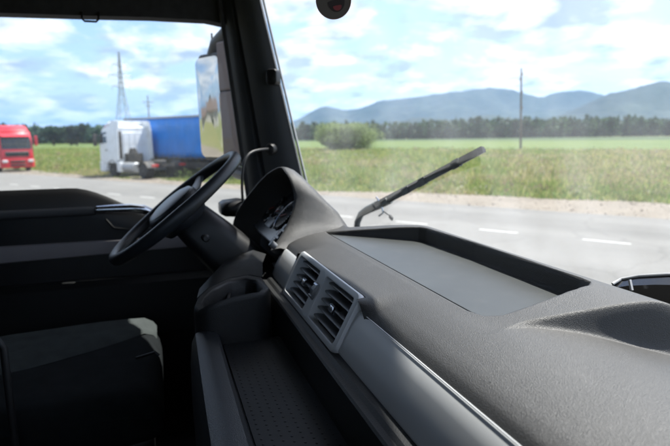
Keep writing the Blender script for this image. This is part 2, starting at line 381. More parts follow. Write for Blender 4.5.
# hills: ridges with gullies, one sheet each
def hill(name, D, depth, prof, seed, nu=220, nv=40, rough=0.16):
    xs = np.array([p[0] for p in prof], float); hs = np.array([p[1] for p in prof], float)
    px = np.linspace(xs[0], xs[-1], nu); a = (px - CX) / FPX
    crest = np.interp(px, xs, hs)
    k = np.ones(5) / 5; crest = np.convolve(np.pad(crest, 2, mode='edge'), k, 'valid')
    v = np.linspace(-1, 1, nv)
    A, Vv = np.meshgrid(a, v, indexing='ij'); C = np.repeat(crest[:, None], nv, 1)
    DD = D + Vv * depth
    X = (_h.x + _r.x * A) * DD; Y = (_h.y + _r.y * A) * DD
    shape = np.clip(1 - np.abs(Vv) ** 1.3, 0, 1)
    nz = noise2(X / 2600, Y / 2600, seed, 5)
    dip = 1 - 1.0 * np.abs(2 * nz - 1) * 0.85 * np.abs(Vv) ** 0.5
    tree = noise2(X / 160, Y / 160, seed + 9, 3) * 16
    hgt = C * D / FPX / math.cos(0) * shape * dip + tree * shape + rough * C * (nz - 0.5) * shape - 2 * (1 - shape)
    V_ = np.stack([X, Y, hgt], -1).reshape(-1, 3)
    i, j = np.meshgrid(np.arange(nu - 1), np.arange(nv - 1), indexing='ij'); q = (i * nv + j).ravel()
    F_ = np.stack([q, q + nv, q + nv + 1, q + 1], 1)
    me = np_mesh(name, V_, F_, [M['forest']], smooth=True)
    o = bpy.data.objects.new(name, me); COL.objects.link(o); o['kind'] = 'structure'
    return o
# crest heights are pixels above the horizon line, turned into metres at the hill's own distance
hill('distant_hills', 15000, 3500, [(-420, 22), (-260, 14), (-120, 18), (-40, 10), (20, 6), (60, 9), (105, 11), (140, 17), (200, 10), (280, 14), (360, 24), (470, 16), (600, 24), (760, 14), (900, 18)], 21)
hill('wooded_hills', 8500, 2200, [(255, 0), (285, 10), (305, 20), (324, 30), (338, 27), (350, 25), (362, 28), (380, 34), (403, 36), (422, 38), (440, 41), (465, 43), (488, 45.5), (510, 44), (524, 40), (537, 37), (552, 41), (568, 44.5), (585, 43), (602, 38), (640, 30), (700, 24), (800, 30)], 4)
hill('foothills', 4600, 800, [(300, 0), (350, 6), (390, 14), (420, 18), (455, 15), (490, 20), (520, 14), (545, 17), (575, 20), (610, 14), (650, 22), (690, 18), (740, 24), (800, 10)], 33)
hill('near_hills', 5200, 1300, [(500, 0), (540, 12), (575, 26), (602, 38), (620, 42), (640, 47), (653, 49.5), (670, 48), (700, 52), (740, 44), (800, 50), (880, 40), (960, 46)], 12)

# far wood: one mass of crowns
def leaf_cloud(cent, rad, n, size, rg, shell=0.55):
    """n random quads inside an ellipsoid (or cone), returns (n,4,3)"""
    d = rg.normal(size=(n, 3)); d /= np.linalg.norm(d, axis=1)[:, None]
    r = rg.uniform(shell ** 3, 1, n) ** (1 / 3)
    p = cent + d * rad * r[:, None]
    a = rg.normal(size=(n, 3)); a /= np.linalg.norm(a, axis=1)[:, None]
    b = np.cross(a, rg.normal(size=(n, 3))); b /= np.linalg.norm(b, axis=1)[:, None]
    s1 = size * rg.uniform(0.6, 1.4, n)[:, None]; s2 = s1 * rg.uniform(0.5, 1.0, n)[:, None]
    return np.stack([p - a * s1, p - b * s2, p + a * s1, p + b * s2], 1), p
M['leaf'] = vcol_mat('leaf_tint', 0.6, 0.4)
M['bark'] = mat('bark', (0.07, 0.055, 0.042), 0.9, var=0.3, vscale=3)
Q = []; Cc = []
rg = np.random.default_rng(3)
for k in range(1700):
    px = rg.uniform(-330, 960); D = rg.uniform(405, 470)
    if px < 260: D = rg.uniform(330, 430)
    c = azim(px, D); hgt = rg.uniform(9.5, 14.0) * (1.0 if px > 260 else 0.85) + (1.8 if 430 < px < 640 else 0); w = rg.uniform(2.6, 4.8)
    base = np.array(rg.choice([0, 1, 2]), int)
    tone = np.array([(0.030, 0.066, 0.036), (0.045, 0.090, 0.040), (0.026, 0.058, 0.038)][int(base)])
    conif = rg.random() < 0.5
    n = 46
    if conif:
        t = rg.uniform(0, 1, n) ** 1.4; ang = rg.uniform(0, 6.28, n); rr = w * 0.8 * (1 - t) * rg.uniform(0.5, 1, n)
        p = np.stack([c.x + rr * np.cos(ang), c.y + rr * np.sin(ang), 0.5 + t * hgt], 1)
        a = rg.normal(size=(n, 3)) * 0.9; b = rg.normal(size=(n, 3)) * 0.9
        q = np.stack([p - a, p - b, p + a, p + b], 1)
    else:
        q, p = leaf_cloud(np.array([c.x, c.y, hgt * 0.52]), np.array([w, w, hgt * 0.48]), n, 1.35, rg)
    Q.append(q); Cc.append(np.repeat((tone * rg.uniform(0.75, 1.3, (n, 1)))[:, None, :], 4, 1))
Q = np.concatenate(Q); Cc = np.concatenate(Cc)
me = np_mesh('far_wood', Q.reshape(-1, 3), np.arange(len(Q) * 4).reshape(-1, 4), [M['leaf']], Cc.reshape(-1, 3))
o = bpy.data.objects.new('far_wood', me); COL.objects.link(o); o['kind'] = 'stuff'; o['label'] = 'dark wood along the far edge of the fields'; o['category'] = 'wood'

def tree(name, label, cat, pos, h, w, tone, n=900, leaf=0.35, lobes=9, low=0.25, group=None, seed=1, trunk=True):
    rg = np.random.default_rng(seed); t = thing(name, label, cat, pos, group)
    mb = MB(); tr = max(0.06, w * 0.035)
    mb.tube([(0, 0, -0.1), (0.05 * w, 0, h * 0.3), (-0.03 * w, 0.04 * w, h * 0.62), (0, 0, h * 0.9)], [tr * 1.3, tr, tr * 0.6, tr * 0.15], 8)
    for k in range(7):
        a = k * 2.4; z = h * (0.22 + 0.08 * k)
        mb.tube([(0, 0, z), (math.cos(a) * w * 0.2, math.sin(a) * w * 0.2, z + h * 0.08), (math.cos(a) * w * 0.4, math.sin(a) * w * 0.4, z + h * 0.17)], [tr * 0.5, tr * 0.35, tr * 0.1], 6)
    part('trunk', mb, 'bark', t)
    qs, cs = [], []
    for k in range(lobes):
        a = rg.uniform(0, 6.28); z = rg.uniform(low, 0.80); rr = w * 0.5 * math.sqrt(max(0.05, 1 - ((z - 0.48) / 0.55) ** 2)) * rg.uniform(0.35, 0.75)
        c = np.array([math.cos(a) * rr, math.sin(a) * rr, z * h]); rad = np.array([w * 0.26, w * 0.26, h * 0.2]) * rg.uniform(0.7, 1.15)
        q, p = leaf_cloud(c, rad, n // lobes, leaf, rg, 0.4); q[:, :, 2] = np.maximum(q[:, :, 2], 0.02)
        qs.append(q); cs.append(np.repeat((np.array(tone) * rg.uniform(0.65, 1.4, (len(q), 1)) * rg.uniform(0.85, 1.15))[:, None, :], 4, 1))
    q = np.concatenate(qs); c = np.concatenate(cs)
    me = np_mesh('crown', q.reshape(-1, 3), np.arange(len(q) * 4).reshape(-1, 4), [M['leaf']], c.reshape(-1, 3))
    o = bpy.data.objects.new('crown', me); COL.objects.link(o); o.parent = t
    return t
tree('round_bush', 'big round grey-green willow bush alone in the meadow', 'bush', azim(348, 92), 5.0, 10.5, (0.19, 0.25, 0.10), n=26000, leaf=0.12, lobes=60, low=0.08, seed=5)
G = 'trees standing out from the wood behind the trucks'
tree('field_tree', 'tall dark tree left of the white lorry cab, highest of the tree line', 'tree', azim(81, 230), 9.4, 8, (0.024, 0.042, 0.02), n=1500, leaf=0.6, seed=11, group=G)
tree('field_tree', 'dark tree rising just above the red lorry roof edge', 'tree', azim(27, 190), 8.6, 5.5, (0.024, 0.044, 0.022), n=1200, leaf=0.5, seed=12, group=G)
tree('field_tree', 'broad dark tree halfway between red lorry and white lorry', 'tree', azim(58, 240), 7.6, 11, (0.026, 0.048, 0.022), n=1500, leaf=0.6, seed=13, group=G)
tree('field_tree', 'small treetop behind the red lorry roof, leftmost in the picture', 'tree', azim(6, 180), 8.6, 5, (0.026, 0.046, 0.022), n=1200, leaf=0.5, seed=14, group=G)

# roadside weeds and grass
M['grass'] = vcol_mat('grass_tint', 0.7, 0.5)
def grass(name, label, n, seed, amin, amax, Dmin, Dmax, hmin, hmax, omin, omax, keepout=()):
    rg = np.random.default_rng(seed)
    D = Dmin * (Dmax / Dmin) ** rg.uniform(0, 1, n) ; A = rg.uniform(amin, amax, n)
    X = (_h.x + _r.x * A) * D; Y = (_h.y + _r.y * A) * D
    O = X * RN.x + Y * RN.y; Al = X * RD.x + Y * RD.y
    edge = omin + 2.1 * sstep(-17, -5, Al) + (noise2(Al * 0.09, O * 0.02, 31, 4) - 0.5) * 2.2
    ok = (O > edge) & (O < omax)
    clump = noise2(X * 0.10, Y * 0.10, 41, 4)
    ok &= rg.uniform(0, 1, n) < 0.25 + clump
    for (cx, cy, ux, uy, lx, ly) in keepout:
        px = (X - cx) * ux + (Y - cy) * uy; py = -(X - cx) * uy + (Y - cy) * ux
        ok &= ~((np.abs(px) < lx) & (np.abs(py) < ly))
    X, Y, D, O, Al, clump = X[ok], Y[ok], D[ok], O[ok], Al[ok], clump[ok]; m = len(X)
    near = np.clip((O - omin) / 5.0, 0.25, 1)
    H = rg.uniform(hmin, hmax, m) * (0.45 + 0.9 * clump) * near
    tall = rg.random(m) < 0.05; H[tall] *= 1.5
    Wd = 0.008 + 0.00055 * D * rg.uniform(0.7, 1.4, m)
    an = rg.uniform(0, 6.28, m); lean = rg.uniform(0.05, 0.45, m) * H; la = rg.uniform(0, 6.28, m)
    dx, dy = np.cos(an) * Wd, np.sin(an) * Wd
    lx, ly = np.cos(la) * lean, np.sin(la) * lean
    Z = np.zeros(m)
    v = np.stack([np.stack([X - dx, Y - dy, Z - 0.02], 1), np.stack([X + dx, Y + dy, Z - 0.02], 1),
                  np.stack([X + dx * .8 + lx * .4, Y + dy * .8 + ly * .4, H * .6], 1), np.stack([X - dx * .8 + lx * .4, Y - dy * .8 + ly * .4, H * .6], 1),
                  np.stack([X + lx, Y + ly, H], 1)], 1)
    i0 = np.arange(m) * 5
    F = np.concatenate([np.stack([i0, i0 + 1, i0 + 2], 1), np.stack([i0, i0 + 2, i0 + 3], 1), np.stack([i0 + 3, i0 + 2, i0 + 4], 1)])
    pal = np.array([(0.085, 0.135, 0.032), (0.13, 0.17, 0.045), (0.21, 0.21, 0.075), (0.26, 0.235, 0.115), (0.20, 0.165, 0.10), (0.34, 0.34, 0.26)])
    dry = noise2(X * 0.03 + 5, Y * 0.05, 61, 3) + 0.38 * np.clip(Al / 20 + 0.9, -0.6, 1.2) * (O > 26) - 0.22 * (O < 25)
    u = rg.random(m)
    k = np.where(u < 0.26, 0, np.where(u < 0.60, 1, 2))
    k = np.where((dry > 0.50) & (rg.random(m) < 0.6), np.where(rg.random(m) < 0.45, 3, 4), k)
    k = np.where(rg.random(m) < 0.02, 5, k)
    col = pal[k] * 1.75 * rg.uniform(0.75, 1.25, (m, 1))
    me = np_mesh(name, v.reshape(-1, 3), F, [M['grass']], np.repeat(col[:, None, :], 5, 1).reshape(-1, 3))
    o = bpy.data.objects.new(name, me); COL.objects.link(o); o['kind'] = 'stuff'; o['label'] = label; o['category'] = 'grass'
    return o
# ------------------------------------------------------------------ things outside: lorries, poles, houses
M['tyre'] = mat('tyre_rubber', (0.018, 0.018, 0.018), 0.85, var=0.2)
M['rim'] = mat('steel_rim', (0.32, 0.32, 0.33), 0.45, metal=0.6, var=0.1, dirt=((0.12, 0.10, 0.08), 4, 0.5, 0.6))
M['chassis'] = mat('chassis_grey', (0.03, 0.03, 0.032), 0.7, var=0.25, dirt=((0.14, 0.11, 0.08), 3, 0.5, 0.5))
M['lorry_glass'] = mat('lorry_window', (0.018, 0.024, 0.028), 0.06, var=0.1, spec=0.8)
M['lamp'] = mat('headlamp_lens', (0.55, 0.57, 0.58), 0.12, var=0.05)
M['tail'] = mat('red_lamp_lens', (0.42, 0.02, 0.02), 0.25, var=0.05)
M['white_paint'] = mat('white_lorry_paint', (0.70, 0.73, 0.76), 0.32, var=0.04, vscale=1.2, coat=0.3, dirt=((0.42, 0.41, 0.39), 1.6, 0.52, 0.45))
M['red_paint'] = mat('red_lorry_paint', (0.50, 0.016, 0.030), 0.28, var=0.06, vscale=1.2, coat=0.5)
M['curtain'] = mat('blue_tarpaulin', (0.006, 0.19, 0.62), 0.45, var=0.10, vscale=1.0, bump=('noise', 1.6, 0.35, 0.05), dirt=((0.03, 0.20, 0.55), 1.1, 0.5, 0.5))
M['steel'] = mat('galvanised_steel', (0.33, 0.34, 0.35), 0.5, metal=0.4, var=0.12)
M['pale_strap'] = mat('pale_strap', (0.06, 0.12, 0.26), 0.7, var=0.1)
M['concrete'] = mat('grey_concrete', (0.25, 0.245, 0.235), 0.9, var=0.15)
M['pole_wood'] = mat('tarred_pole_wood', (0.085, 0.070, 0.058), 0.9, var=0.3, vscale=5)
M['porcelain'] = mat('porcelain', (0.55, 0.55, 0.53), 0.3, var=0.05)

def wheel(parent, x, y, r=0.5, wdt=0.3, name='wheel'):
    m4 = Matrix.Rotation(R(90), 4, 'X')
    mb = MB(); mb.lathe([(r * .62, -wdt / 2), (r * .93, -wdt / 2), (r, -wdt * .36), (r, wdt * .36), (r * .93, wdt / 2), (r * .62, wdt / 2)], 28, m4)
    o = part('wheel', mb, 'tyre', parent, smooth=35); o.location = (x, y, r)
    sg = 1 if y > 0 else -1
    mb = MB(); mb.lathe([(r * .60, -wdt * .47), (r * .58, -wdt * .51), (r * .5, -wdt * .2), (r * .28, -wdt * .2), (r * .26, -wdt * .48), (r * .1, -wdt * .5)], 20, Matrix.Rotation(R(90) * sg, 4, 'X'))
    part('rim', mb, 'rim', o, smooth=35)
    return o
def tractor(name, label, group, paint, decal=False):
    """cab-over tractor unit, +x ahead, +y its left side, origin on the ground below the cab's rear edge"""
    t = thing(name, label, 'lorry', (0, 0, 0), group)
    Wd = 1.24
    # cab shell: sections along x (x, half width, z bottom, z top)
    def sec(x, w, z0, z1, ch=0.10, tum=0.06):
        return [Vector((x, -w, z0)), Vector((x, w, z0)), Vector((x, w, z1 - 0.55)), Vector((x, w - tum, z1 - ch)), Vector((x, w - tum - ch, z1)), Vector((x, -w + tum + ch, z1)), Vector((x, -w + tum, z1 - ch)), Vector((x, -w, z1 - 0.55))]
    mb = MB(); mb.loft([sec(0.0, 1.22, 0.98, 3.28), sec(0.05, Wd, 0.95, 3.34), sec(1.2, Wd, 0.95, 3.36), sec(1.62, Wd, 0.95, 3.25), sec(1.95, 1.22, 0.95, 2.95, 0.16), sec(2.10, 1.17, 0.95, 2.42, 0.2), sec(2.20, 1.12, 0.95, 1.75, 0.2), sec(2.22, 1.10, 0.95, 1.55, 0.2)])
    body = part('cab_body', mb, paint, t, smooth=35)
    # high roof with rear wings
    mb = MB(); mb.loft([[Vector((x, y * w, z)) for y, z in ((-1, z0), (1, z0), (1, z1 - .12), (.86, z1), (-.86, z1), (-1, z1 - .12))] for x, w, z0, z1 in ((0.55, 1.12, 3.2, 3.74), (1.1, 1.12, 3.2, 3.66), (1.5, 1.08, 3.2, 3.46), (1.75, 1.0, 3.15, 3.24))])
    part('roof_fairing', mb, paint, t, smooth=40)
    for sg in (1, -1):
        mb = MB(); mb.loft([[Vector((x, sg * 1.21, z0)), Vector((x, sg * 1.13, z0)), Vector((x, sg * 1.02, z1)), Vector((x, sg * 1.10, z1))] for x, z0, z1 in ((-0.32, 3.0, 3.66), (0.2, 3.0, 3.74), (0.6, 3.1, 3.74))])
        part('roof_wing', mb, paint, t, smooth=None)
        mb = MB(); mb.loft([[Vector((x, sg * 1.24, 1.15)), Vector((x, sg * 1.18, 1.15)), Vector((x, sg * 1.14, 3.0)), Vector((x, sg * 1.20, 3.0))] for x in (-0.34, 0.0)])
        part('side_fairing', mb, paint, t, smooth=None)
        # door, window, step, arch
        d = MB(); d.box((0.98, sg * 1.243 - .006, 1.1), (1.94, sg * 1.243 + .006, 2.24)); door = part('door', d, paint, t, bevel=0.02, smooth=None)
        h = MB(); h.box((1.02, sg * 1.255 - .012, 1.75), (1.22, sg * 1.255 + .012, 1.82)); part('handle', h, 'chassis', door)
        g = MB(); y0 = sg * 1.245
        pl = [(1.02, 2.28), (1.90, 2.22), (1.80, 2.78), (1.66, 2.96), (1.02, 3.0)]
        rows = [[Vector((x, y0 + sg * d_ - sg * max(0, z - 2.8) * 0.14, z)) for x, z in pl] for d_ in (-0.03, 0.012)]
        g.loft(rows); part('side_window', g, 'lorry_glass', t, smooth=None)
        st = MB(); st.box((1.0, sg * 1.1 - .1, 0.42), (1.95, sg * 1.1 + .1, 0.95)); part('entry_step', st, paint, t, bevel=0.05, smooth=None)
        # mirror
        m_ = MB(); m_.box((2.05, sg * 1.46 - .11, 2.05), (2.22, sg * 1.46 + .11, 2.85)); mir = part('wing_mirror', m_, paint if paint == 'red_paint' else 'chassis', t, bevel=0.05, smooth=None)
        
        for za in (2.76, 2.15):
            a_ = MB(); a_.tube([(2.03, sg * 1.2, za), (2.12, sg * 1.4, za + .02)], 0.03, 8); part('mirror_arm', a_, 'chassis', mir)
        # headlamp
        hl = MB(); hl.plate(rrect(0.40, 0.22, 0.07), 0, 0.06, 0.02, Matrix.Translation((2.26, sg * 0.92, 0.86)) @ Matrix.Rotation(R(90), 4, 'Y') @ Matrix.Rotation(R(90), 4, 'Z')); part('headlight', hl, 'lamp', t)
        # front wheel arch
        ar = MB(); rows = []
        for k in range(13):
            a = R(180 * k / 12); rows.append([Vector((1.45 - 0.9 + 0.62 * math.cos(a), sg * y, 0.52 + 0.62 * math.sin(a))) for y in (0.88, 1.245)] + [Vector((0.55 + 0.56 * math.cos(a), sg * y, 0.52 + 0.56 * math.sin(a))) for y in (1.245, 0.88)])
        ar.loft(rows); part('wheel_arch', ar, 'chassis', t)
        wheel(t, 0.55, sg * 1.05); wheel(t, -3.05, sg * 0.95, wdt=0.55)
        rt = MB(); rows = []
        for k in range(9):
            a = R(20 + 140 * k / 8); rows.append([Vector((-3.05 + 0.60 * math.cos(a), sg * y, 0.5 + 0.60 * math.sin(a))) for y in (0.65, 1.24)] + [Vector((-3.05 + 0.57 * math.cos(a), sg * y, 0.5 + 0.57 * math.sin(a))) for y in (1.24, 0.65)])
        rt.loft(rows); part('mudguard', rt, 'chassis', t)
        tl = MB(); tl.box((-4.02, sg * 0.95 - .22, 0.78), (-3.94, sg * 0.95 + .22, 0.94)); part('tail_light', tl, 'tail', t, bevel=0.015)
        fr = MB(); fr.box((-4.0, sg * 0.42 - .05, 0.72), (1.9, sg * 0.42 + .05, 0.98)); part('chassis_rail', fr, 'chassis', t)
    # lower cab skirt behind the wheel, tank
    tk = MB(); tk.lathe([(0.28, -0.65), (0.34, -0.6), (0.34, 0.6), (0.28, 0.65)], 20, Matrix.Translation((-1.25, 0.92, 0.66)) @ Matrix.Rotation(R(90), 4, 'Y')); part('fuel_tank', tk, 'steel', t)
    tk = MB(); tk.box((-1.95, -1.2, 0.4), (-0.55, -0.62, 0.98)); part('battery_box', tk, 'steel', t, bevel=0.04)
    sk = MB(); sk.box((-0.45, 0.98, 0.36), (-0.02, 1.23, 1.0)); part('side_skirt', sk, paint, t, bevel=0.03)
    sk = MB(); sk.box((-0.45, -1.23, 0.36), (-0.02, -0.98, 1.0)); part('side_skirt', sk, paint, t, bevel=0.03)
    ws = MB(); ws.loft([[Vector((x + 0.02, -w, z)), Vector((x + 0.02, w, z)), Vector((x - 0.06, w, z)), Vector((x - 0.06, -w, z))] for x, w, z in ((2.19, 1.04, 1.83), (2.125, 1.06, 2.36), (1.985, 1.02, 2.82))]); part('windscreen', ws, 'lorry_glass', t)
    vs = MB(); vs.loft([[Vector((2.02, -1.1, 2.95)), Vector((2.02, 1.1, 2.95)), Vector((1.92, 1.1, 3.05)), Vector((1.92, -1.1, 3.05))], [Vector((2.3, -1.0, 2.80)), Vector((2.3, 1.0, 2.80)), Vector((2.28, 1.0, 2.83)), Vector((2.28, -1.0, 2.83))]]); part('sun_visor', vs, paint if paint == 'red_paint' else 'lorry_glass', t, smooth=None)
    bp = MB(); bp.loft([[Vector((x, -w, 0.32)), Vector((x, w, 0.32)), Vector((x, w, 1.02)), Vector((x, -w, 1.02))] for x, w in ((1.5, 1.24), (2.12, 1.24), (2.26, 1.08))]); part('bumper', bp, paint, t, bevel=0.05, smooth=None)
    for z0, z1, w in ((1.22, 1.62, 0.86), (0.72, 0.90, 0.55), (0.46, 0.62, 0.55)):
        gr = MB(); gr.box((2.19, -w, z0), (2.235 if z0 > 1 else 2.275, w, z1)); g = part('grille', gr, 'chassis', t, bevel=0.03)
        n = 4 if z0 > 1 else 1
        for k in range(n):
            z = z0 + (k + 0.5) * (z1 - z0) / n; b = MB(); xx = 2.235 if z0 > 1 else 2.275
            b.box((xx - .01, -w * .95, z - .018), (xx + .012, w * .95, z + .018)); part('grille_bar', b, 'steel' if k == n - 1 and z0 > 1 else 'gloss', g)
    # rear wall of the cab
    rw = MB(); rw.box((-0.03, -0.95, 1.05), (0.0, 0.95, 2.95)); rear = part('rear_panel', rw, paint, t, bevel=0.02)
    for y in (-0.62, -0.2, 0.2, 0.62):
        b = MB(); b.box((-0.045, y - .03, 1.25), (-0.028, y + .03, 2.85)); part('rib', b, paint, rear)
    ai = MB(); ai.loft([[Vector((x, y, z)) for x, y in ((-0.26, 0.88), (-0.26, 1.10), (-0.03, 1.12), (-0.03, 0.86))] for z in (1.2, 2.4, 3.02)]); part('air_intake', ai, 'chassis', t, bevel=0.02)
    sc_ = MB(); sc_.loft([[Vector((x, y, z)) for x, y in ((-0.40, -0.45), (-0.40, 0.62), (-0.06, 0.66), (-0.06, -0.5))] for z in (0.98, 1.55)]); sc_.loft([[Vector((-0.40, y, 1.55)) for y in (-0.1, 0.4)] + [Vector((-0.08, y, 1.55)) for y in (0.4, -0.1)], [Vector((-0.34, y, 1.9)) for y in (0.0, 0.3)] + [Vector((-0.08, y, 1.9)) for y in (0.3, 0.0)]]); part('engine_box', sc_, 'chassis', t, bevel=0.02)
    fw = MB(); fw.lathe([(0.05, 1.0), (0.5, 1.0), (0.52, 1.05), (0.48, 1.1), (0.05, 1.12)], 24, Matrix.Translation((-2.75, 0, 0.03))); part('fifth_wheel', fw, 'chassis', t)
    for xc in (-4.03, -2.2):
        cr_ = MB(); cr_.box((xc, -0.37, 0.74), (xc + .1, 0.37, 0.94)); part('cross_member', cr_, 'chassis', t)
    if decal:
        for sg in (1, -1):
            dc = MB(); dc.add([(0.95, sg * 1.124, 3.34), (1.52, sg * 1.086, 3.32), (1.42, sg * 1.092, 3.42), (0.95, sg * 1.124, 3.50)], [(0, 1, 2, 3) if sg < 0 else (3, 2, 1, 0)]); part('roof_decal', dc, 'red_paint', t, smooth=None)
    return t
# white tractor unit heading away along the road; its left side and rear wall face us
p = ground(118, 177.2)
white = tractor('white_lorry', 'white tractor unit without a trailer parked on the verge', 'lorries parked across the road', 'white_paint', True)
hx, hy = -0.848, -0.530
white.location = p - Vector((-hy, hx, 0)) * 1.24; white.rotation_euler = (0, 0, math.atan2(hy, hx)); white.scale = (1.04, 1.04, 1.0)
WL = white.location.copy()
# red one facing us at the left edge
q = ground(35, 171.0)
red = tractor('red_lorry', 'bright red cab-over lorry facing us at the left edge', 'lorries parked across the road', 'red_paint')
red.rotation_euler = (0, 0, R(35)); red.location = q - RD * 2.25 - RN * -1.2 * 0 + RN * 0 - Vector((-RD.y, RD.x, 0)) * -1.1 * 0
HR = Vector((0.914, 0.407, 0)); red.rotation_euler = (0, 0, math.atan2(HR.y, HR.x)); red.location = q - HR * 2.25 - Vector((-HR.y, HR.x, 0)) * 1.15
RL = red.location.copy()

# blue curtain-side trailer behind
tl0 = azim(129, 40.5); tl1 = azim(262, 32.5); dv = (tl1 - tl0).normalized(); TLEN = 13.6
tr = thing('semi_trailer', 'blue curtain-sided trailer parked behind the white tractor unit', 'trailer', tl0, rotz=math.atan2(dv.y, dv.x))
# local: x along from its far (left) end, -y is the side towards us
mb = MB(); mb.box((0.03, 0.02, 1.35), (TLEN - 0.03, 2.48, 3.93)); part('load_box', mb, 'curtain', tr, smooth=None)
for sy, y in ((-1, 0.0), (1, 2.5)):
    mb = MB(); rows = []
    n = 136
    for i in range(n + 1):
        x = 0.10 + (TLEN - 0.2) * i / n; w = 0.018 * math.sin(x * 5.1) + 0.012 * math.sin(x * 11.3 + 1)
        rows.append([Vector((x, y + sy * (0.03 + w * k), z)) for z, k in ((1.22, 1.0), (1.6, .9), (2.4, .7), (3.3, .5), (3.86, 0.1))])
    mb.grid(rows); o = part('curtain', mb, 'curtain', tr, smooth=60)
    sd = o.modifiers.new('thickness', 'SOLIDIFY'); sd.thickness = 0.012
    for i in range(23):
        x = 0.4 + i * 0.575; b = MB(); b.box((x - .022, y + sy * .062 - .008, 1.10), (x + .022, y + sy * .062 + .008, 1.50)); part('buckle_strap', b, 'pale_strap', o, smooth=None)
    b = MB(); b.box((0, y - .06, 3.88), (TLEN, y + .06, 4.0)); part('top_rail', b, 'steel', tr, smooth=None)
    b = MB(); b.box((0, y - .05, 1.12), (TLEN, y + .05, 1.26)); part('side_rail', b, 'chassis', tr, smooth=None)
    b = MB(); b.box((5.2, y - .03, 0.55), (9.6, y + .03, 0.95)); part('side_guard', b, 'chassis', tr, smooth=None)
    for x in (2.6, 3.9, 5.2 - .02):
        yy = 0.28 if y < 1 else 2.22; wheel(tr, x - 0.6, yy if y > 1 else -0.0 + yy, r=0.5, wdt=0.38)
b = MB(); b.box((0, 0.02, 1.16), (TLEN, 2.48, 1.34)); part('deck', b, 'chassis', tr, smooth=None)
for y in (0.75, 1.75):
    b = MB(); b.box((0.1, y - .06, 0.75), (TLEN - 1, y + .06, 1.16)); part('chassis_rail', b, 'chassis', tr, smooth=None)
for x in (-0.02, TLEN - 0.02):
    b = MB(); b.box((x, -0.03, 1.1), (x + .05, 2.53, 4.02)); part('end_frame', b, 'steel', tr, smooth=None)
for y in (0.5, 2.0):
    b = MB(); b.box((10.6, y - .06, 0.05), (10.75, y + .06, 1.16)); b.box((10.5, y - .15, 0.0), (10.85, y + .15, 0.06)); part('landing_leg', b, 'chassis', tr, smooth=None)

# utility pole standing in the meadow
def utility_pole(name, label, pos, h, lean, mtl, arms):
    t = thing(name, label, 'utility pole', pos); t.rotation_euler = (0, lean, YAW)
    mb = MB(); mb.tube([(0, 0, -0.5), (0, 0, h * .5), (0, 0, h)], [0.17, 0.14, 0.10], 12); part('pole', mb, mtl, t)
    for z, half, n in arms:
        a = MB(); a.box((-0.05, -half, z - .06), (0.05, half, z + .06)); arm = part('crossarm', a, mtl, t, smooth=None)
        for k in range(n):
            y = -half * .9 + 2 * half * .9 * k / (n - 1); i = MB(); i.lathe([(0.03, 0), (0.03, .1), (0.075, .12), (0.06, .2), (0.075, .22), (0.04, .3)], 10, Matrix.Translation((0, y, z + .06))); part('insulator', i, 'porcelain', arm)
    return t
pp = azim(520, 80)
up = utility_pole('utility_pole', 'lone dark wooden pole standing in the meadow before the hills', pp, 12.0, R(-2.2), 'pole_wood', [])
for z, sg in ((11.0, 1), (10.2, -1), (8.4, 1), (6.2, 1)):
    b = MB(); b.tube([(0, sg * .08, z - .1), (0, sg * .32, z - .02), (0, sg * .32, z + .12)], 0.03, 6); b.lathe([(0.03, .08), (0.09, .1), (0.07, .2), (0.09, .22), (0.04, .32)], 10, Matrix.Translation((0, sg * .32, z))); part('insulator', b, 'pole_wood', up)
utility_pole('utility_pole', 'small grey pole with a crossarm rising behind the blue trailer', azim(154, 105), 10.7, R(-1.0), 'concrete', [(9.4, 1.0, 3), (8.7, .5, 2)])

# lattice pylon
py_ = thing('lattice_pylon', 'tall steel lattice pylon far behind the white tractor unit', 'pylon', azim(128.5, 215), rotz=R(25))
Hh = 35.5
def half(z): return 3.2 - (3.2 - 0.75) * min(1, z / 21) if z < 21 else 0.75 - 0.6 * (z - 21) / (Hh - 21)
lv = [0, 6, 11, 15, 18.5, 21, 23, 25, 27, 29, 31, 33, Hh]
for sx in (-1, 1):
    for sy in (-1, 1):
        mb = MB(); mb.tube([(sx * half(z), sy * half(z), z) for z in lv], 0.11, 6); part('corner_leg', mb, 'steel', py_)
for ax in (0, 1):
    for sg in (-1, 1):
        mb = MB()
        for z0, z1 in zip(lv[:-1], lv[1:]):
            a, b = half(z0), half(z1)
            for s1 in (-1, 1):
                p0, p1 = (s1 * a, sg * a, z0), (-s1 * b, sg * b, z1)
                if ax: p0, p1 = (p0[1], p0[0], z0), (p1[1], p1[0], z1)
                mb.tube([p0, p1], 0.065, 5)
        part('bracing', mb, 'steel', py_)
for z, w in ((22.5, 3.4), (26.5, 4.4), (30.5, 3.0)):
    mb = MB()
    for sg in (-1, 1):
        for s2 in (-1, 1):
            mb.tube([(s2 * half(z), sg * half(z), z), (0, sg * w, z + .3)], 0.09, 5); mb.tube([(s2 * half(z + 1.2), sg * half(z + 1.2), z + 1.2), (0, sg * w, z + .3)], 0.07, 5)
    arm = part('crossarm', mb, 'steel', py_)
    for sg in (-1, 1):
        i = MB(); i.tube([(0, sg * w, z + .3), (0, sg * w, z - 1.3)], 0.1, 6); part('insulator', i, 'porcelain', arm)

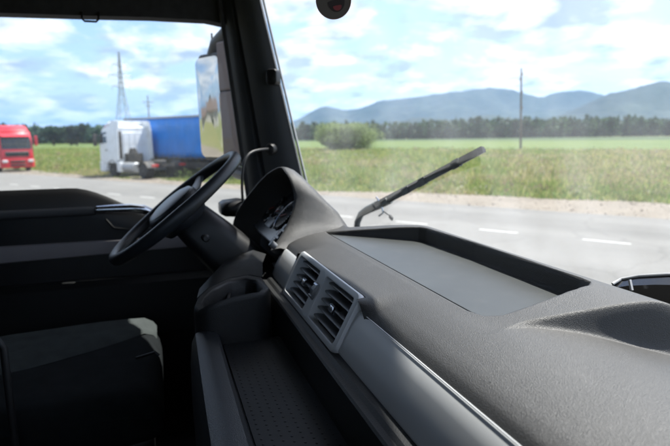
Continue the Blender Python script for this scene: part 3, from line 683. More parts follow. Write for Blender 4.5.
# houses behind the truck that the door mirror shows
M['plaster'] = mat('white_plaster', (0.42, 0.41, 0.39), 0.9, var=0.08, vscale=2)
M['roof_tile'] = mat('brown_red_tiles', (0.10, 0.075, 0.065), 0.8, var=0.2, vscale=6)
def house(label, pos, rz, w, d, hw, hr):
    t = thing('house', label, 'house', pos, 'houses behind the truck', rz)
    mb = MB(); mb.box((-w / 2, -d / 2, -.2), (w / 2, d / 2, hw)); mb.add([(-w / 2, -d / 2, hw), (-w / 2, d / 2, hw), (-w / 2, 0, hr - .1), (w / 2, -d / 2, hw), (w / 2, d / 2, hw), (w / 2, 0, hr - .1)], [(0, 2, 1), (3, 4, 5)]); part('wall', mb, 'plaster', t, smooth=None)
    mb = MB()
    for sg in (-1, 1):
        mb.loft([[Vector((x, sg * (d / 2 + .5), hw - .35)), Vector((x, sg * (d / 2 + .5), hw - .2)), Vector((x, 0, hr + .15)), Vector((x, 0, hr))] for x in (-w / 2 - .4, w / 2 + .4)])
    rf = part('roof', mb, 'roof_tile', t, smooth=None)
    mb = MB(); mb.box((w * .2, .3, hr - 1.0), (w * .2 + .6, .9, hr + .9)); part('chimney', mb, 'plaster', rf, smooth=None)
    for sg in (-1, 1):
        for x in (-w * .3, 0.0, w * .3):
            mb = MB(); mb.box((x - .5, sg * d / 2 - .04, 0.95), (x + .5, sg * d / 2 + .04, 2.15)); wd = part('window', mb, 'lorry_glass', t, smooth=None)
            mb = MB(); mb.box((x - .6, sg * (d / 2 + .05) - .06, 0.85), (x + .6, sg * (d / 2 + .05) + .06, 0.95)); part('sill', mb, 'plaster', wd, smooth=None)
    return t
house('white house with a brown tiled roof mirrored in the door mirror', (-25, -60, 0), R(-28), 17, 8, 3.4, 5.6)
house('low white outbuilding mirrored beside the tiled house in the door mirror', (-42, -58, 0), R(-40), 14, 6, 2.8, 4.4)
tree('yard_tree', 'leafy tree behind the mirrored houses', 'tree', (-36, -78, 0), 9, 8, (0.03, 0.055, 0.022), n=1600, leaf=0.45, seed=31)
tree('yard_shrub', 'broad dark bushes before the mirrored house in the door mirror', 'shrub', (-21, -50, 0), 2.0, 5.0, (0.03, 0.05, 0.022), n=900, leaf=0.16, seed=32)

grass('verge_grass', 'tall weedy grass between the far road edge and the fields', 620000, 8, -0.86, 0.86, 15, 150, 0.22, 0.60, 19.9, 84,
      [(WL.x + 0.85, WL.y + 0.53, 0.848, 0.530, 3.7, 1.4), (RL.x, RL.y, 0.914, 0.407, 4.6, 1.45)])
# leafy weeds among the grass, in clumps of their own colour
rg = np.random.default_rng(91); nc = 4200; lq = 26
D = 20 * (95 / 20) ** rg.uniform(0, 1, nc); A = rg.uniform(-.8, .8, nc); X = (_h.x + _r.x * A) * D; Y = (_h.y + _r.y * A) * D
O = X * RN.x + Y * RN.y; Al = X * RD.x + Y * RD.y
ok = (O > 20.6 + 2.1 * sstep(-17, -5, Al)) & (O < 84) & (noise2(X * .06, Y * .06, 71, 3) > .38)
for cx_, cy_, lx_ in ((WL.x, WL.y, 5.0), (RL.x, RL.y, 5.0)):
    ok &= ~((np.abs((X - cx_) * .914 + (Y - cy_) * .407) < lx_) & (np.abs(-(X - cx_) * .407 + (Y - cy_) * .914) < 1.9))
X, Y, D = X[ok], Y[ok], D[ok]; m = len(X)
hh = rg.uniform(.25, .8, m) * (0.6 + 0.6 * noise2(X * .04, Y * .04, 73, 2)); ww = hh * rg.uniform(.5, .9, m)
pal = np.array([(.13, .19, .05), (.20, .24, .06), (.30, .29, .09), (.28, .22, .12), (.22, .15, .11), (.36, .34, .26)]); pk = rg.choice(6, m, p=[.28, .28, .16, .12, .11, .05])
pos = np.stack([X, Y, np.zeros(m)], 1)[:, None, :] + rg.normal(size=(m, lq, 3)) * np.stack([ww * .45, ww * .45, hh * 0], 1)[:, None, :]
pos[:, :, 2] = hh[:, None] * rg.uniform(.08, 1, (m, lq))
sz = (.022 + .0010 * D)[:, None, None] * rg.uniform(.6, 1.5, (m, lq, 1)); a = rg.normal(size=(m, lq, 3)); a /= np.linalg.norm(a, axis=2, keepdims=True); b = np.cross(a, rg.normal(size=(m, lq, 3))); b /= np.linalg.norm(b, axis=2, keepdims=True)
Qw = np.stack([pos - a * sz, pos - b * sz * .6, pos + a * sz, pos + b * sz * .6], 2).reshape(-1, 3); Qw[:, 2] = np.maximum(Qw[:, 2], .01)
cw = np.repeat((pal[pk][:, None, :] * rg.uniform(.75, 1.25, (m, lq, 1)))[:, :, None, :], 4, 2).reshape(-1, 3)
me = np_mesh('verge_weeds', Qw, np.arange(len(Qw)).reshape(-1, 4), [M['grass']], cw)
o = bpy.data.objects.new('verge_weeds', me); COL.objects.link(o); o['kind'] = 'stuff'; o['label'] = 'leafy green, yellow and rusty weeds standing in the verge grass'; o['category'] = 'weeds'
# loose stones of the shoulder
rg = np.random.default_rng(77); n = 5200
al = rg.uniform(-60, 30, n); rub = al > -12; of = 18.2 + np.abs(rg.normal(1.2, 1.0, n)) * np.where(rub, 1.9, 1)
sz = rg.uniform(0.010, 0.032, n) * np.where(rub & (rg.random(n) < 0.12), 2.2, 1)
oc = np.array([(1, 0, 0), (0, 1, 0), (-1, 0, 0), (0, -1, 0), (0, 0, .8), (0, 0, -.4)])
fc = np.array([(0, 1, 4), (1, 2, 4), (2, 3, 4), (3, 0, 4), (1, 0, 5), (2, 1, 5), (3, 2, 5), (0, 3, 5)])
ctr = np.stack([al * RD.x + of * RN.x, al * RD.y + of * RN.y, sz * .3 + 0.006], 1)
V_ = ctr[:, None, :] + oc[None] * sz[:, None, None] * rg.uniform(0.6, 1.3, (n, 6, 1)); F_ = (fc[None] + (np.arange(n) * 6)[:, None, None]).reshape(-1, 3)
me = np_mesh('gravel_stones', V_.reshape(-1, 3), F_, [mat('loose_stone', (0.24, 0.205, 0.17), 0.9, var=0.25, vscale=1.5)])
o = bpy.data.objects.new('gravel_stones', me); COL.objects.link(o); o['kind'] = 'stuff'; o['label'] = 'loose pale stones along the far road edge'; o['category'] = 'gravel'

# the air: far hills fade to blue
mb = MB(); mb.box((-30000, -30000, -3.5), (30000, 30000, 1050)); M['haze'] = bpy.data.materials.new('haze_air'); M['haze'].use_nodes = True
hn = M['haze'].node_tree.nodes; hn.clear(); ho = hn.new('ShaderNodeOutputMaterial'); hv = hn.new('ShaderNodeVolumePrincipled')
hv.inputs['Color'].default_value = (0.26, 0.56, 1.0, 1); hv.inputs['Density'].default_value = 0.000042; hv.inputs['Anisotropy'].default_value = 0.2
M['haze'].node_tree.links.new(hv.outputs[0], ho.inputs['Volume'])
o = part('haze', mb, 'haze', None, smooth=None); o['kind'] = 'stuff'; o['label'] = 'thin blue summer haze over the plain'; o['category'] = 'haze'
# ------------------------------------------------------------------ the cab we sit in (points are relative to the eye)
XL, XR = -2.10, 0.22              # inner faces of the cab's left and right sides
FLOOR = -1.08
b0 = Vector((-0.94, -0.3, FLOOR))
cab = cabthing('truck_cab', 'dark interior shell of the lorry cab with left windscreen pillar', 'truck cab', b0)
mb = MB(); mb.box((XL - .06, -1.35, FLOOR - .05), (XR + .06, 0.9, FLOOR)); part('floor_panel', mb, 'lining', cab, b0, smooth=None)
mb = MB(); mb.box((XL - .06, -1.40, FLOOR), (XR + .06, -1.352, 0.72)); part('rear_wall', mb, 'lining', cab, b0, smooth=None)
mb = MB(); rows = []
for x in np.linspace(XL - .05, XR + .05, 24):
    k = ((x + 0.94) / 1.16) ** 2; front = 0.72 - 0.40 * k
    rows.append([Vector((x, -1.40, .66)), Vector((x, -.4, .68)), Vector((x, front - .25, .66)), Vector((x, front - .10, .62)), Vector((x, front - .02, .56)), Vector((x, front + .03, .56)), Vector((x, front + .03, .74)), Vector((x, -1.40, .74))])
mb.loft(rows); part('roof_lining', mb, 'lining', cab, b0, smooth=50)
# front bulkhead under the windscreen
mb = MB(); rows = []
for x in np.linspace(XL - .05, XR + .05, 24):
    k = ((x + 0.94) / 1.16) ** 2; yb = 0.985 - 0.46 * k
    rows.append([Vector((x, yb - .05, FLOOR)), Vector((x, yb, FLOOR)), Vector((x, yb, -.36)), Vector((x, yb - .03, -.345)), Vector((x, yb - .06, -.36))])
mb.loft(rows); part('front_bulkhead', mb, 'black', cab, b0, smooth=50)
# windscreen: a curved pane leaning back
def ws_y(x, z): return 0.945 - 0.36 * ((x + 0.94) ** 2) - 0.22 * (z + 0.32)
rows = []
for z in np.linspace(-.34, .58, 14):
    rows.append([Vector((x, ws_y(x, z), z)) for x in np.linspace(-2.015, 0.135, 40)])
mb = MB(); mb.grid(rows); part('windscreen', mb, 'windscreen', cab, b0, smooth=80)

# A-pillar: sections from sill to roof, inner face towards us
def pillar_rows(sgn):
    rows = []
    for k in range(12):
        t = k / 11; z = -0.45 + 1.10 * t
        A = Vector((XL + .0, 0.337 - 0.1075 * (z + .17) , z))       # edge beside the door window
        Bp = Vector((-1.985, 0.510 - 0.133 * (z + .12) / .60, z))       # edge beside the windscreen
        n = Vector((0.82, -0.57, 0)); dv = Bp - A
        pr = [A + Vector((-.07, .0, 0)), A + Vector((-.012, -.012, 0)), A + n * .004, A + dv * .10 + n * .012, A + dv * .24 + n * .012, A + dv * .27 + n * .002, A + dv * .33 + n * .002, A + dv * .37 + n * .020, A + dv * .55 + n * .030, A + dv * .78 + n * .026, A + dv * .93 + n * .014, Bp + n * .0, Bp + Vector((-.03, .012, 0)), A + Vector((-.07, .12, 0))]
        if sgn > 0: pr = [Vector((-1.88 - p.x, p.y, p.z)) for p in reversed(pr)]
        rows.append(pr)
    return rows
for sgn in (-1, 1):
    mb = MB(); mb.loft(pillar_rows(sgn)); o = part('windscreen_pillar', mb, 'pillar', cab, b0, smooth=38)
    if sgn < 0:
        pl = o
        # pale edge of the glass beside the pillar
        mb = MB(); pts = []
        for k in range(12):
            z = -0.40 + 1.0 * k / 11; pts.append(Vector((-1.976, 0.520 - 0.133 * (z + .12) / .60, z)))
        mb.tube(pts, 0.0045, 8); part('glass_seal', mb, 'seal', pl, b0)
        # square button cap
        c = atx(273, 77, -1.955); mt = Matrix.Translation(c) @ Matrix.Rotation(R(-35), 4, 'Z') @ Matrix.Rotation(R(90), 4, 'Y') @ Matrix.Rotation(R(90), 4, 'Z')
        mb = MB(); mb.plate(rrect(.042, .054, .012), -.02, .018, .006, mt); part('button_cap', mb, 'black', pl, b0)
        mb = MB(); pts = [Vector((XL + .022, 0.318 - 0.1075 * (z + .17), z)) for z in np.linspace(-.42, .62, 12)]
        mb.tube(pts, .008, 8); part('door_seal', mb, 'rubber', pl, b0)

for X0, X1 in ((XL - .06, XL), (XR, XR + .06)):
    mb = MB(); mb.box((X0, -1.352, FLOOR), (X1, -1.0, .68)); part('side_wall', mb, 'lining', cab, b0, smooth=None)
bp_ = Vector((XR, -.25, FLOOR)); pdoor = cabthing('passenger_door', 'black passenger door beside the viewer', 'door', bp_)
mb = MB(); mb.box((XR, -1.0, FLOOR), (XR + .06, .40, -.20)); part('door_panel', mb, 'black', pdoor, bp_, smooth=None, bevel=.01)
mb = MB(); mb.box((XR, -1.0, .42), (XR + .06, .36, .70)); part('window_header', mb, 'lining', pdoor, bp_, smooth=None, bevel=.01)
mb = MB(); mb.add([(XR + .03, -1.0, -.22), (XR + .03, .36, -.22), (XR + .03, .26, .44), (XR + .03, -1.0, .44)], [(0, 1, 2, 3)]); part('window_pane', mb, 'window', pdoor, bp_, smooth=None)

# ------------------------------------------------------------------ driver's door
bd = Vector((XL, -.25, FLOOR)); door = cabthing('driver_door', 'black driver door with grey trim band and chrome-tipped grab rail', 'door', bd)
def sill(y):
    """height of the window sill: level, then dropping towards the front"""
    return -0.170 - 0.115 * float(sstep(-0.30, 0.02, np.array(y))) - .06 * float(sstep(0.0, 0.2, np.array(y)))
ys = np.linspace(-1.0, 0.34, 42)
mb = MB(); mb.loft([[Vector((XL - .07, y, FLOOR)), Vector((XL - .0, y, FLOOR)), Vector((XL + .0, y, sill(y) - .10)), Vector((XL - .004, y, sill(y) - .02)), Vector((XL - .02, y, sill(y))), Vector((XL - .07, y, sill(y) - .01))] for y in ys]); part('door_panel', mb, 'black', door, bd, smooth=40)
mb = MB(); mb.loft([[Vector((XL - .07, y, z)), Vector((XL - .0, y, z)), Vector((XL + .0, y, .70)), Vector((XL - .07, y, .70))] for y, z in ((-1.0, .392), (-.47, .412), (-.2, .418), (0.0, .424), (.20, .424), (.255, .415), (.33, .40))]); part('window_header', mb, 'lining', door, bd, smooth=None)
mb = MB(); mb.loft([[Vector((XL - .02, y, z)) for y, z in ((-1.0, -.30), (-.92, -.30), (-.92, .5), (-1.0, .5))], [Vector((XL - .0, y, z)) for y, z in ((-1.0, -.30), (-.92, -.30), (-.92, .5), (-1.0, .5))]]); part('window_post', mb, 'black', door, bd, smooth=None)
mb = MB(); mb.add([(XL - .045, -1.0, -.40), (XL - .045, .33, -.40), (XL - .045, .36, -.2), (XL - .045, .29, .46), (XL - .045, -1.0, .46)], [(0, 1, 2, 3, 4)]); part('window_pane', mb, 'window', door, bd, smooth=None)
# padded rail, chrome grip, pocket, grey band, lower pocket
mb = MB(); rows = []
for y, r in ((-1.0, .016), (-.24, .016), (-.222, .014), (-.218, .004)): rows.append([Vector((XL + .012 + .016 * math.cos(a) * (r / .016), y, -.2515 + r * math.sin(a))) for a in np.linspace(0, 2 * math.pi, 16, endpoint=False)])
mb.loft(rows); part('padded_rail', mb, 'rail', door, bd, smooth=60)
mb = MB(); pts = [Vector((XL + .018, -.215, -.2475)), Vector((XL + .022, -.16, -.2475)), Vector((XL + .022, -.10, -.248)), Vector((XL + .02, -.06, -.254)), Vector((XL + .010, -.03, -.270)), Vector((XL - .004, -.015, -.285))]
mb.tube(pts, [.015, .0165, .017, .017, .016, .013], 14); part('grab_handle', mb, 'chrome', door, bd, smooth=60)
mb = MB(); pts = [Vector((XL + .006, -.19, -.285)), Vector((XL + .012, -.165, -.318)), Vector((XL + .012, -.11, -.328)), Vector((XL + .008, -.04, -.328))]
mb.tube(pts, .004, 8); part('door_latch', mb, 'dark', door, bd, smooth=60)
mb = MB(); mb.loft([[Vector((x, y, z)) for x, z in ((XL - .002, z0), (XL + .010, z0 + .004), (XL + .013, z0 + .02), (XL + .010, z1 - .004), (XL - .002, z1))] for y, z0, z1 in ((-1.0, -.425, -.362), (-.53, -.422, -.360), (.05, -.41, -.362), (.22, -.405, -.365))]); part('trim_band', mb, 'taupe', door, bd, smooth=30)
mb = MB(); mb.loft([[Vector((x, y, z)) for x, z in ((XL - .002, -.74), (XL + .05, -.72), (XL + .055, -.52), (XL + .03, -.50), (XL - .002, -.50))] for y in (-.95, -.5, .1, .25)]); part('door_pocket', mb, 'dark', door, bd, smooth=30)
# small loop hook on the header
hk = atx(90, 17, XL + .02); mb = MB(); mb.tube([hk + Vector((-.02, -.026, .02)), hk + Vector((0, -.026, -.006)), hk + Vector((0, -.018, -.014)), hk + Vector((0, .018, -.014)), hk + Vector((0, .026, -.006)), hk + Vector((-.02, .026, .02))], .0035, 8); part('hook', mb, 'dark', door, bd)

# ------------------------------------------------------------------ dashboard
bb = Vector((-0.9, .45, FLOOR)); dash = cabthing('dashboard', 'long grey-black grained dashboard with open top tray and silver trim', 'dashboard', bb)
py = np.array([.296, .299, .303, .310, .322, .345, .375, .413, .50, .593, .612, .632, .66, .70, .76, .86])
pz = np.array([-.300, -.288, -.281, -.2745, -.268, -.2605, -.254, -.2495, -.2345, -.2205, -.2195, -.2235, -.242, -.275, -.31, -.36])
lz = np.array([-.300, -.288, -.281, -.2745, -.268, -.2605, -.254, -.2495, -.2555, -.2795, -.2845, -.290, -.298, -.31, -.326, -.36])
def interp_s(y, zz_):            # smooth profile through the points
    d = np.gradient(zz_, py); i = np.clip(np.searchsorted(py, y) - 1, 0, len(py) - 2)
    h = py[i + 1] - py[i]; t = np.clip((y - py[i]) / h, 0, 1)
    return (2 * t**3 - 3 * t**2 + 1) * zz_[i] + (t**3 - 2 * t**2 + t) * h * d[i] + (-2 * t**3 + 3 * t**2) * zz_[i + 1] + (t**3 - t**2) * h * d[i + 1]
TRAY = [(-1.352, .4135), (-.655, .4135), (-.625, .421), (-.612, .44), (-.612, .47), (-.622, .592), (-.632, .604), (-.655, .608), (-.95, .612), (-1.15, .603), (-1.172, .596)]
def sdist(X, Y, P):              # signed distance to a polygon, negative inside
    d = np.full(X.shape, 1e9); ins = np.zeros(X.shape, bool); n = len(P)
    for i in range(n):
        (x0, y0), (x1, y1) = P[i], P[(i + 1) % n]; ex, ey = x1 - x0, y1 - y0
        t = np.clip(((X - x0) * ex + (Y - y0) * ey) / (ex * ex + ey * ey), 0, 1)
        d = np.minimum(d, np.hypot(X - x0 - t * ex, Y - y0 - t * ey))
        cr = ((y0 > Y) != (y1 > Y)) & (X < (x1 - x0) * (Y - y0) / (y1 - y0 + 1e-12) + x0); ins ^= cr
    return np.where(ins, -d, d)
TFLOOR = -.2585
xs = np.concatenate([np.linspace(-2.085, -1.37, 40), np.arange(-1.366, -.40, .0022), np.linspace(-.398, .20, 40)])
ysv = np.concatenate([py[:4], np.linspace(.312, .405, 26), np.arange(.4075, .66, .0021), np.linspace(.662, .86, 30)])
Xg, Yg = np.meshgrid(xs, ysv, indexing='ij')
ylim = np.where(Xg < -1.165, np.maximum(.47, .634 + (Xg + 1.165) * .92), 9.0)
Zp = interp_s(Yg, pz) - 1.1 * np.clip(Yg - ylim, 0, 1) ** 1.0 * sstep(0, .03, Yg - ylim); Zl = interp_s(Yg, lz)
xe = -.575 + .30 * np.clip(Yg - .45, 0, .3)
Zh = Zp + (Zl - Zp) * (1 - (1 - sstep(0, 1, np.clip((Xg - xe) / (.010 + .075 * np.clip(Yg - .45, 0, .2)), 0, 1))) ** 1.35)
Zh += -0.012 * np.clip((-1.5 - Xg) / .5, 0, 1) * 0
wv = sstep(-1.235, -1.185, Xg) * (1 - sstep(-.80, -.745, Xg)); ln = np.interp(Yg, [.29, .312, .40, .41], [-.2640, -.2625, -.2505, -.30]); Zh = Zh + np.maximum(0, ln - Zh) * wv * (Yg < .41)
sd_ = sdist(Xg, Yg, TRAY)
k = sstep(.0035, -.0035, sd_) if False else 1 - sstep(-.0045, .0030, sd_)
Zh = np.where(TFLOOR < Zh, Zh + (TFLOOR - Zh) * k, Zh)
cutv = (Xg > -1.182) & (Xg < -.804) & (Yg < .314); Yg = np.where(cutv, .314, Yg); Zh = np.where(cutv, -.2622, Zh)
V_ = np.stack([Xg, Yg, Zh], -1).reshape(-1, 3) - np.array(bb); nu, nv = Xg.shape
i, j = np.meshgrid(np.arange(nu - 1), np.arange(nv - 1), indexing='ij'); q = (i * nv + j).ravel()
me = np_mesh('top_pad', V_, np.stack([q, q + nv, q + nv + 1, q + 1], 1), [M['pad']], smooth=True)
pad = bpy.data.objects.new('top_pad', me); COL.objects.link(pad); pad.parent = dash
# tray liner: a separate sheet with a fine gap all round
inset = [(-1.335, .4205), (-.659, .4205), (-.634, .4265), (-.620, .443), (-.618, .47), (-.627, .589), (-.636, .600), (-.656, .6035), (-.95, .6075), (-1.148, .5985), (-1.166, .593)]
mb = MB(); rows = [[Vector((x, y, z)) for x, y in inset] for z in (TFLOOR + .0005, TFLOOR + .0045)]; mb.loft(rows); part('tray_liner', mb, 'mat', pad, bb, smooth=None, bevel=.001)

# silver trim strip and vent block share one sloping face: s along x, t up the slope
T0 = Vector((0, .263, -.353)); tdir = Vector((0, .047, .088)).normalized(); nrm = Vector((0, -tdir.z, tdir.y))     # nrm faces the seats
def face(x, t, n=0.0): return Vector((x, 0, 0)) + T0 + tdir * t + nrm * n
TT = .0815
for xa, xb, xsv in ((-1.345, 9, np.concatenate([[-1.345, -1.343, -1.338], np.linspace(-1.32, -1.178, 12)])), (-9, 9, np.linspace(-.806, .20, 40))):
  mb = MB(); rows = []
  for x in xsv:
    e = min(1, max(0, (x - xa) / .012)); sh = .012 * (1 - math.sqrt(max(0, 1 - (1 - e) ** 2)))
    rows.append([face(x, sh, -.02), face(x, .001 + sh, -.001), face(x, .006 + sh, .0025), face(x, .03, .0038), face(x, .055, .0034), face(x, TT - .006 - sh, .002), face(x, TT - .001 - sh, -.001), face(x, TT - sh, -.02)])
  mb.loft(rows); part('silver_trim', mb, 'silver', dash, bb, smooth=50)
mb = MB(); mb.tube([face(x, TT - .0015, .0015) for x in np.linspace(-.795, .19, 40)], .0009, 6); part('trim_bead', mb, 'silver', dash, bb)
# vent block outline
VX0, VX1, VT0, VT1 = -1.185, -.800, -.004, .1045
vc, vw, vh = (VX0 + VX1) / 2, VX1 - VX0, VT1 - VT0; tc_ = (VT0 + VT1) / 2
def fm(poly, n): return [face(x, t, n) for x, t in poly]
frame = MB()
openings = [(vc - vw * .255, vw * .405), (vc + vw * .255, vw * .405)]
Ho = vh - .024
# front plate with two openings: each half is an outer outline bridged to its opening
def half_ring(x0, x1, ox, ow, left):
    cxh, wh = (x0 + x1) / 2, x1 - x0; n = 5
    inn = rrect(ow, Ho, .008, n, ox, tc_)
    outp = []
    for idx, (qx, qy) in enumerate(((1, 1), (-1, 1), (-1, -1), (1, -1))):
        rr = .016 if (qx < 0) == left else .0005
        a0 = idx * 90
        for k in range(n + 1):
            a = R(a0 + 90 * k / n); outp.append((cxh + qx * (wh / 2 - rr) + rr * math.cos(a), tc_ + qy * (vh / 2 - rr) + rr * math.sin(a)))
    rows = [[p + Vector((0, .007, -.006)) for p in fm(outp, .004)], fm(outp, .006)]
    c = Vector((cxh, tc_))
    def shrink(p, d, rim): return (p[0] + (0 if abs(p[0] - rim) < .002 else math.copysign(min(d, abs(c.x - p[0])), c.x - p[0])), p[1] + math.copysign(d, c.y - p[1]))
    rim = x1 if left else x0
    rows.append(fm([shrink(p, .0015, rim) for p in outp], .0095)); rows.append(fm([shrink(p, .004, rim) for p in outp], .0105))
    rows.append(fm(rrect(ow + .003, Ho + .003, .009, n, ox, tc_), .0105)); rows.append(fm(inn, .009)); rows.append(fm(inn, -.030))
    frame.grid(rows, close_u=True)
half_ring(VX0, vc, openings[0][0], openings[0][1], True)
half_ring(vc, VX1, openings[1][0], openings[1][1], False)
vf = part('vent_frame', frame, 'silver', dash, bb, smooth=40)
# thumb wheel between the openings
mb = MB(); mb.lathe([(.021, -.010), (.024, -.008), (.024, .008), (.021, .010)], 36, Matrix.Translation(face(vc, tc_ + .004, -.006)) @ Matrix.Rotation(R(90), 4, 'Y')); tw = part('thumb_wheel', mb, 'slat', vf, bb)
for k in range(12):
    a = R(k * 30); mb = MB(); mt = Matrix.Translation(face(vc, tc_ + .004, -.006)) @ Matrix.Rotation(R(90), 4, 'Y') @ Matrix.Rotation(a, 4, 'Z'); mb.box((.0235, -.0018, -.009), (.0262, .0018, .009), mt)
    o_ = part('ridge', mb, 'chrome', vf, bb, smooth=None)
for ox, ow in openings:
    mb = MB(); mb.loft([fm(rrect(ow + .006, Ho + .006, .009, 5, ox, tc_), -.028), fm(rrect(ow + .006, Ho + .006, .009, 5, ox, tc_), -.075)]); vent = part('air_vent', mb, 'black', dash, bb)
    ns = 5
    for k in range(ns):
        t = tc_ - Ho / 2 + Ho * (k + .5) / ns; mb = MB()
        pr = [(-.0175, -.0010), (-.004, -.0028), (.003, -.0022), (.0045, 0), (.003, .0022), (-.004, .0028), (-.0175, .0010)]
        ca, sa = math.cos(R(-22)), math.sin(R(-22))
        rows = [[face(x, t + n * sa + u * ca, -.004 + n * ca - u * sa) for n, u in pr] for x in (ox - ow / 2 + .0005, ox + ow / 2 - .0005)]
        mb.loft(rows); part('slat', mb, 'slat', vent, bb, smooth=60)
    mb = MB(); mb.loft([fm(rrect(.030, .015, .004, 4, ox + .004, tc_ + .001), -.004), fm(rrect(.030, .015, .004, 4, ox + .004, tc_ + .001), .0065), fm(rrect(.025, .010, .003, 4, ox + .004, tc_ + .001), .009)]); part('adjuster_tab', mb, 'chrome', vent, bb)
    for k in range(6):
        x = ox - ow / 2 + ow * (k + .5) / 6; mb = MB(); mb.add([face(x - .0008, tc_ - Ho / 2, -.05), face(x + .0008, tc_ - Ho / 2, -.05), face(x + .0008, tc_ + Ho / 2, -.05), face(x - .0008, tc_ + Ho / 2, -.05), face(x - .0008, tc_ - Ho / 2, -.026), face(x + .0008, tc_ - Ho / 2, -.026), face(x + .0008, tc_ + Ho / 2, -.026), face(x - .0008, tc_ + Ho / 2, -.026)], [(3, 2, 1, 0), (4, 5, 6, 7), (0, 1, 5, 4), (1, 2, 6, 5), (2, 3, 7, 6), (3, 0, 4, 7)]); part('vane', mb, 'black', vent, bb, smooth=None)

# lower fascia behind and under the trim
mb = MB(); mb.loft([[Vector((x, y, z)) for y, z in ((.285, -.350), (.252, -.3535), (.246, -.358), (.2365, -.3575), (.2335, -.361), (.232, -.44), (.27, -.70), (.33, FLOOR), (.5, FLOOR), (.5, -.36))] for x in (-2.08, -1.36, -1.1, -.55, -.2, .20)]); part('lower_fascia', mb, 'dark', dash, bb, smooth=30)
# storage shelf: floor, lip, end walls, rubber mat
SX0, SX1 = -1.115, -.545
mb = MB(); mb.box((SX0, .10, -.447), (SX1, .234, -.432)); part('shelf_floor', mb, 'dark', dash, bb, smooth=None)
mat_dots = mat('dotted_rubber_mat', (0.014, 0.0155, 0.017), 0.55, var=0.15, vscale=20)
mb = MB(); mb.loft([[Vector((x, y, z)) for x, y in ((SX0 + .006, .108), (SX1 - .006, .108), (SX1 - .006, .226), (SX0 + .006, .226))] for z in (-.4318, -.4285)]); sm = part('rubber_mat', mb, mat_dots, dash, bb, smooth=None)
db = MB(); db.lathe([(.0022, 0), (.0020, .0007), (.0010, .0010)], 8); d0 = None
for iy in range(8):
    for ix in range(37):
        x = SX0 + .020 + ix * .0145 + (.00725 if iy % 2 else 0); y = .118 + iy * .0145
        if x > SX1 - .015: continue
        if d0 is None: d0 = part('dimple', db, 'dark', sm); d0.location = Vector((x, y, -.4286)) - bb
        else: like(d0, 'dimple', sm, Vector((x, y, -.4286)) - bb)
lipp = [(.104, -.445), (.101, -.408), (.094, -.4005), (.082, -.398), (.066, -.3995), (.054, -.406), (.046, -.424), (.041, -.47), (.040, -.56), (.055, -.75), (.08, FLOOR), (.25, FLOOR), (.25, -.449)]
mb = MB(); rows = []
for x in np.linspace(-1.125, .0, 24):
    bow = .010 * math.sin(max(0, min(1, (x + 1.125) / .7)) * math.pi * .5)
    rows.append([Vector((x, y - (bow if z > -.7 and y < .09 else bow * .3), z)) for y, z in lipp])
mb.loft(rows); part('shelf_lip', mb, 'lip', dash, bb, smooth=35)
mb = MB(); mb.box((SX1, .10, -.445), (SX1 + .012, .236, -.362)); part('shelf_end', mb, 'dark', dash, bb, smooth=None, bevel=.003)

# cup-holder console at the shelf's left end
outl = [(196.5, 312, -1.125), (208, 306, -1.108), (222, 301, -1.103), (237, 296.5, -1.103), (254, 293.5, -1.103), (266, 292, -1.106), (270.5, 287.5, -1.125), (262.5, 277, -1.25), (249, 274.5, -1.28), (228.5, 278, -1.27), (208, 288, -1.225), (197, 298, -1.18), (193.5, 306, -1.145)]
top = [atx(a, b, c) for a, b, c in outl]
cen = sum(top, Vector()) / len(top)
# hole outline, pulled inwards
def toward(p, f, dz=0): q = p + (cen - p) * f; q.z += dz; return q
mb = MB()
rows = [[Vector((p.x, p.y, -.62)) for p in top], [p + Vector((0, 0, -.012)) for p in top], [toward(p, .02, -.003) for p in top], [toward(p, .06, .001) for p in top], [toward(p, .20, -.001) for p in top], [toward(p, .23, -.006) for p in top], [toward(p, .27, -.055) for p in top], [toward(p, .6, -.06) for p in top], [toward(p, .95, -.06) for p in top]]
mb.grid(rows, close_u=True); con = part('cup_holder', mb, 'dark', dash, bb, smooth=50)
mb = MB(); a_, b_ = toward(top[12], .25, -.006), toward(top[5], .24, -.006)
m1 = (toward(top[2], .26, -.03) + toward(top[9], .26, -.03)) / 2
mb.tube([toward(top[2], .25, -.030), m1, toward(top[9], .25, -.030)], .004, 8); part('cup_divider', mb, 'black', con, bb)
# sloping panel rising from the console to the column and cluster
pn = [(262.5, 277, -1.25), (249, 274.5, -1.28), (228.5, 278, -1.27), (208, 288, -1.225), (197, 298, -1.18)]
up_ = [(266, 254, -1.36), (253, 250, -1.40), (240, 255, -1.42), (224, 262, -1.40), (205, 285, -1.33)]
r0 = [atx(*p) for p in pn]; r1 = [atx(*p) for p in up_]
mid = [(p + q) / 2 + Vector((0, -.004, .006)) for p, q in zip(r0, r1)]
mb = MB(); mb.grid([[p + Vector((0, 0, -.30)) for p in r0], r0, mid, r1, [p + Vector((-.05, .03, -.05)) for p in r1], [p + Vector((-.05, .03, -.35)) for p in r1]]); part('knee_panel', mb, 'dark', dash, bb, smooth=60)

# instrument binnacle: hood over a recessed cluster
E0 = [(271, 250, -1.345), (276, 243, -1.36), (285, 229, -1.385), (292, 213, -1.40), (294.5, 200, -1.41), (293, 188, -1.42), (289.5, 178, -1.44), (285, 171, -1.48), (281, 167, -1.53), (274.5, 169, -1.57), (267, 174, -1.63), (258, 183, -1.68), (249, 194, -1.72), (242, 203.5, -1.755), (236.5, 213, -1.78), (233, 224, -1.79), (234, 234, -1.79)]
E0 = [atx(*p) for p in E0]
